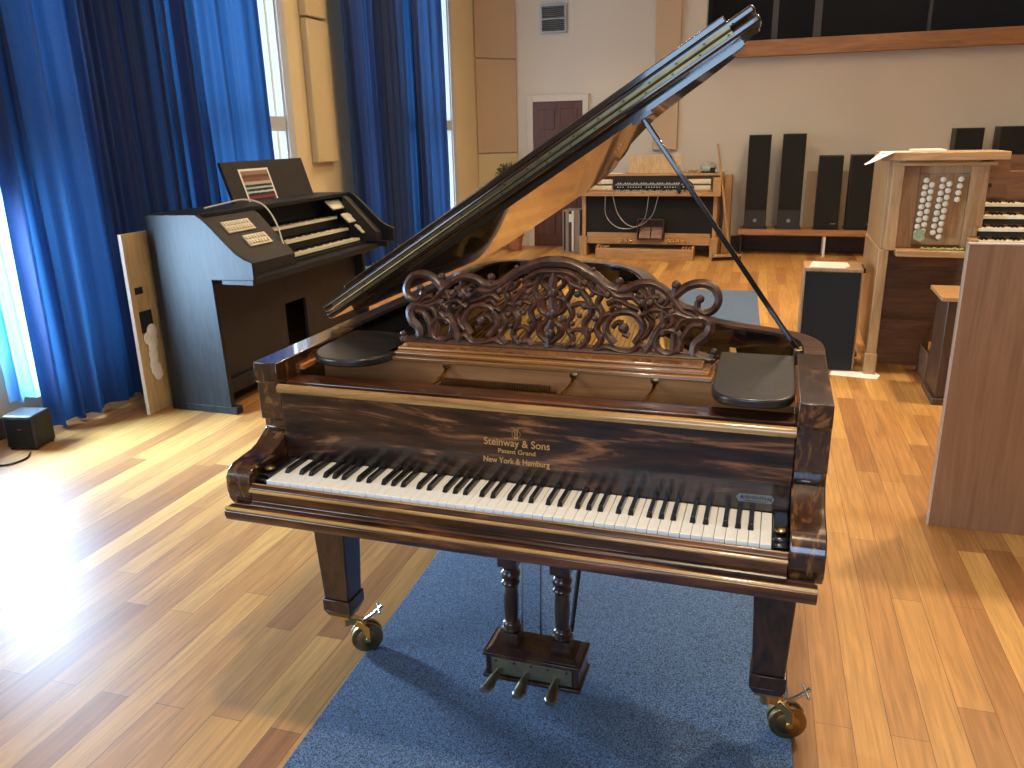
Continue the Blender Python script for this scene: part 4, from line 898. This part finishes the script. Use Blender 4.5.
# pedalboard (concave front rail)
PBD = thing('pedalboard', (-1.06,8.9,0), 'oak pedalboard with curved front rail before the far oak organ', 'pedalboard')
fr_pts = [(-1.69+1.27*i/16, 8.84-.07*math.sin(PI*i/16)) for i in range(17)]
a = MB(); a.zprism(fr_pts+[(-.42,8.90),(-1.69,8.90)], 0, .135); a.build('front_rail', M['oak_h'], PBD, bevel=.004)
for x in (-1.69,-.45): MB().box(x,x+.03,8.905,9.05,0,.16).build('side_rail', M['oak_h'], PBD, bevel=.003)
a = MB(); a.box(-1.50,-.60,8.905,9.05,.02,.125); part_label(a.build('mat', M['stool_wood'], PBD), 'brown mat over the pedals')
for x in (-1.63,-1.59,-1.55,-.565,-.525,-.485): a = MB(); a.box(x-.008,x+.012,8.905,9.05,.06,.15); a.build('pedal_key', M['oak_h'], PBD, bevel=.002)
# hanging cables
for pts, lb_ in (([(-1.60,9.015,.79),(-1.59,9.01,.55),(-1.45,9.0,.40),(-1.25,9.0,.38),(-1.08,9.0,.50),(-1.03,9.01,.79)],'grey cable looping widest below the keys of the far organ'),([(-1.50,9.012,.79),(-1.43,9.0,.57),(-1.30,8.99,.43),(-1.15,8.99,.41),(-.98,9.0,.55),(-.91,9.015,.79)],'grey cable looping to the right below the keys of the far organ')):
    a = MB(); a.tube(smooth_curve(pts,6), .006, 6); tag(a.build('hanging_cable', M['grey_metal']), lb_, 'cable', 'cables hanging from the far organ')
# objects on far organ
a = MB(); a.zprism([(-1.62,9.22),(-1.42,9.20),(-1.38,9.30),(-1.60,9.32)], 1.066, 1.075); tag(a.build('open_booklet', M['paper']), 'white booklet lying on the far oak organ left of its music rest', 'booklet')
a = MB(); a.box(-1.78,-1.66,9.22,9.29,1.066,1.08); tag(a.build('pencil_case', M['matte_black']), 'flat dark case on the far oak organ at its left end', 'case')
gl = MB(); gl.lathe([(.001,1.08),(.085,1.085),(.105,1.115),(.10,1.155),(.07,1.19),(.03,1.205),(.001,1.207)], (-.33,9.40,0), 20); 
gm_, nt_, b_ = new_mat('clear_plastic'); b_.inputs['Transmission Weight'].default_value = .8; b_.inputs['Base Color'].default_value = (.7,.85,.82,1); setp(b_, rough=.12)
gt = thing('clear_bowl', (-.33,9.40,1.066), 'clear domed bowl on the right end of the far oak organ', 'bowl')
gl.build('dome', gm_, gt); MB().lathe([(.09,1.067),(.10,1.079)], (-.33,9.40,0), 20).build('base', M['matte_black'], gt)
MB().box(-.30,-.24,9.30,9.34,1.066,1.13).build('clip', M['matte_black'], gt, bevel=.006)
hb = MB()
for k in range(7): hb.ball((-.56+.022*k,9.30+.02*(k%2),1.085+.01*(k%3)), .02, 1)
tag(hb.build('small_trinkets', plain('tan_mix', (.42,.32,.20), .6, .5, 60)), 'heap of small tan trinkets right of the pale music rest', 'trinkets')
hp = thing('headphones', (-.56,8.99,.83), 'black headphones hanging at the key table of the far organ', 'headphones')
a = MB(); a.tube([(-.56+.085*math.cos(t_*PI/10), 8.985, .90+.085*math.sin(t_*PI/10)) for t_ in range(11)], .009, 8, up=(0,1,0)); a.build('headband', M['matte_black'], hp)
for s_ in (-1,1): a = MB(); a.lathe([(.02,-.02),(.045,-.015),(.05,.0),(.045,.015),(.02,.02)], (-.56+s_*.085,8.985,.875), 16, 'x'); a.build('ear_cup', M['matte_black'], hp)
# broom
BR = thing('broom', (0.0,9.2,0), 'long-handled broom leaning beside the far oak organ', 'broom')
a = MB(); a.cyl((.03,8.97,.05),(-.20,9.10,1.42),.015,12); part_label(a.build('handle', M['oak'], BR), 'pale wooden broomstick')
a = MB(); a.box(-.17,.20,-.03,.03,.045,.075, Matrix.Translation((-.02,8.95,0)) @ Matrix.Rotation(math.radians(24),4,'Z')); a.build('head', M['oak_h'], BR, bevel=.004)
a = MB()
for k in range(30): a.cyl((-.17+k*.0112,8.88+k*.0050,.046),(-.185+k*.0120,8.865+k*.0050,.001),.006,5)
a.build('bristles', M['matte_black'], BR)['kind'] = 'stuff'
RB = thing('side_cabinet', (-.03,9.72,0), 'narrow oak board standing behind the broom at the far organ', 'board')
a = MB(); a.box(-.125,-.03,9.55,9.85,0,1.00); a.build('board', M['oak'], RB, bevel=.003); a = MB(); a.box(-.125,-.03,9.55,9.85,1.0,1.02); a.build('cap', M['oak_h'], RB, bevel=.003)
# left equipment box
EQ = thing('equipment_rack', (-2.10,9.5,0), 'grey-brown upright equipment box between the far organ and the door', 'box')
a = MB(); a.box(-2.255,-2.01,9.30,9.66,0,.58); a.build('case', plain('taupe_case', (.26,.21,.16), .6), EQ, bevel=.003)
a = MB(); a.box(-2.165,-2.13,9.285,9.2995,.02,.57); a.build('dark_strip', M['base_dark'], EQ)
a = MB(); a.box(-2.235,-2.215,9.288,9.2995,.03,.56); a.build('slot', M['matte_black'], EQ)
a = MB(); a.box(-2.16,-2.12,9.278,9.284,.42,.53); a.box(-2.12,-2.095,9.282,9.2995,.02,.57); a.build('label_plate', M['white'], EQ)
# potted plant
PT = thing('potted_plant', (-3.02,9.42,0), 'dark green ball-shaped bush in a terracotta pot left of the door', 'plant')
a = MB(); a.lathe([(.095,0),(.10,.01),(.125,.20),(.14,.20),(.145,.245),(.13,.245),(.12,.225),(.001,.225)], (-3.0,9.42,0), 24); a.build('pot', M['terra'], PT, bevel=.002)
a = MB(); a.tube(smooth_curve([(-3.0,9.42,.22),(-3.01,9.42,.5),(-3.04,9.42,.80)],4), .014, 8); a.build('stem', M['stool_wood'], PT)
a = MB(); rnd = random.Random(4)
for k in range(900):
    v_ = Vector((rnd.gauss(0,1),rnd.gauss(0,1),rnd.gauss(0,1))).normalized()*(.11+.11*rnd.random()); c0 = Vector((-3.05,9.42,1.00))+Vector((v_.x,v_.y,v_.z*1.05))
    t1 = Vector((rnd.gauss(0,1),rnd.gauss(0,1),rnd.gauss(0,1))).normalized()*.028; t2 = t1.cross(v_).normalized()*.011
    vv = [a.bm.verts.new(c0-t1), a.bm.verts.new(c0+t2), a.bm.verts.new(c0+t1), a.bm.verts.new(c0-t2)]; a.bm.faces.new(vv)
a.build('foliage', M['leaf'], PT, recalc=False, smooth=False)
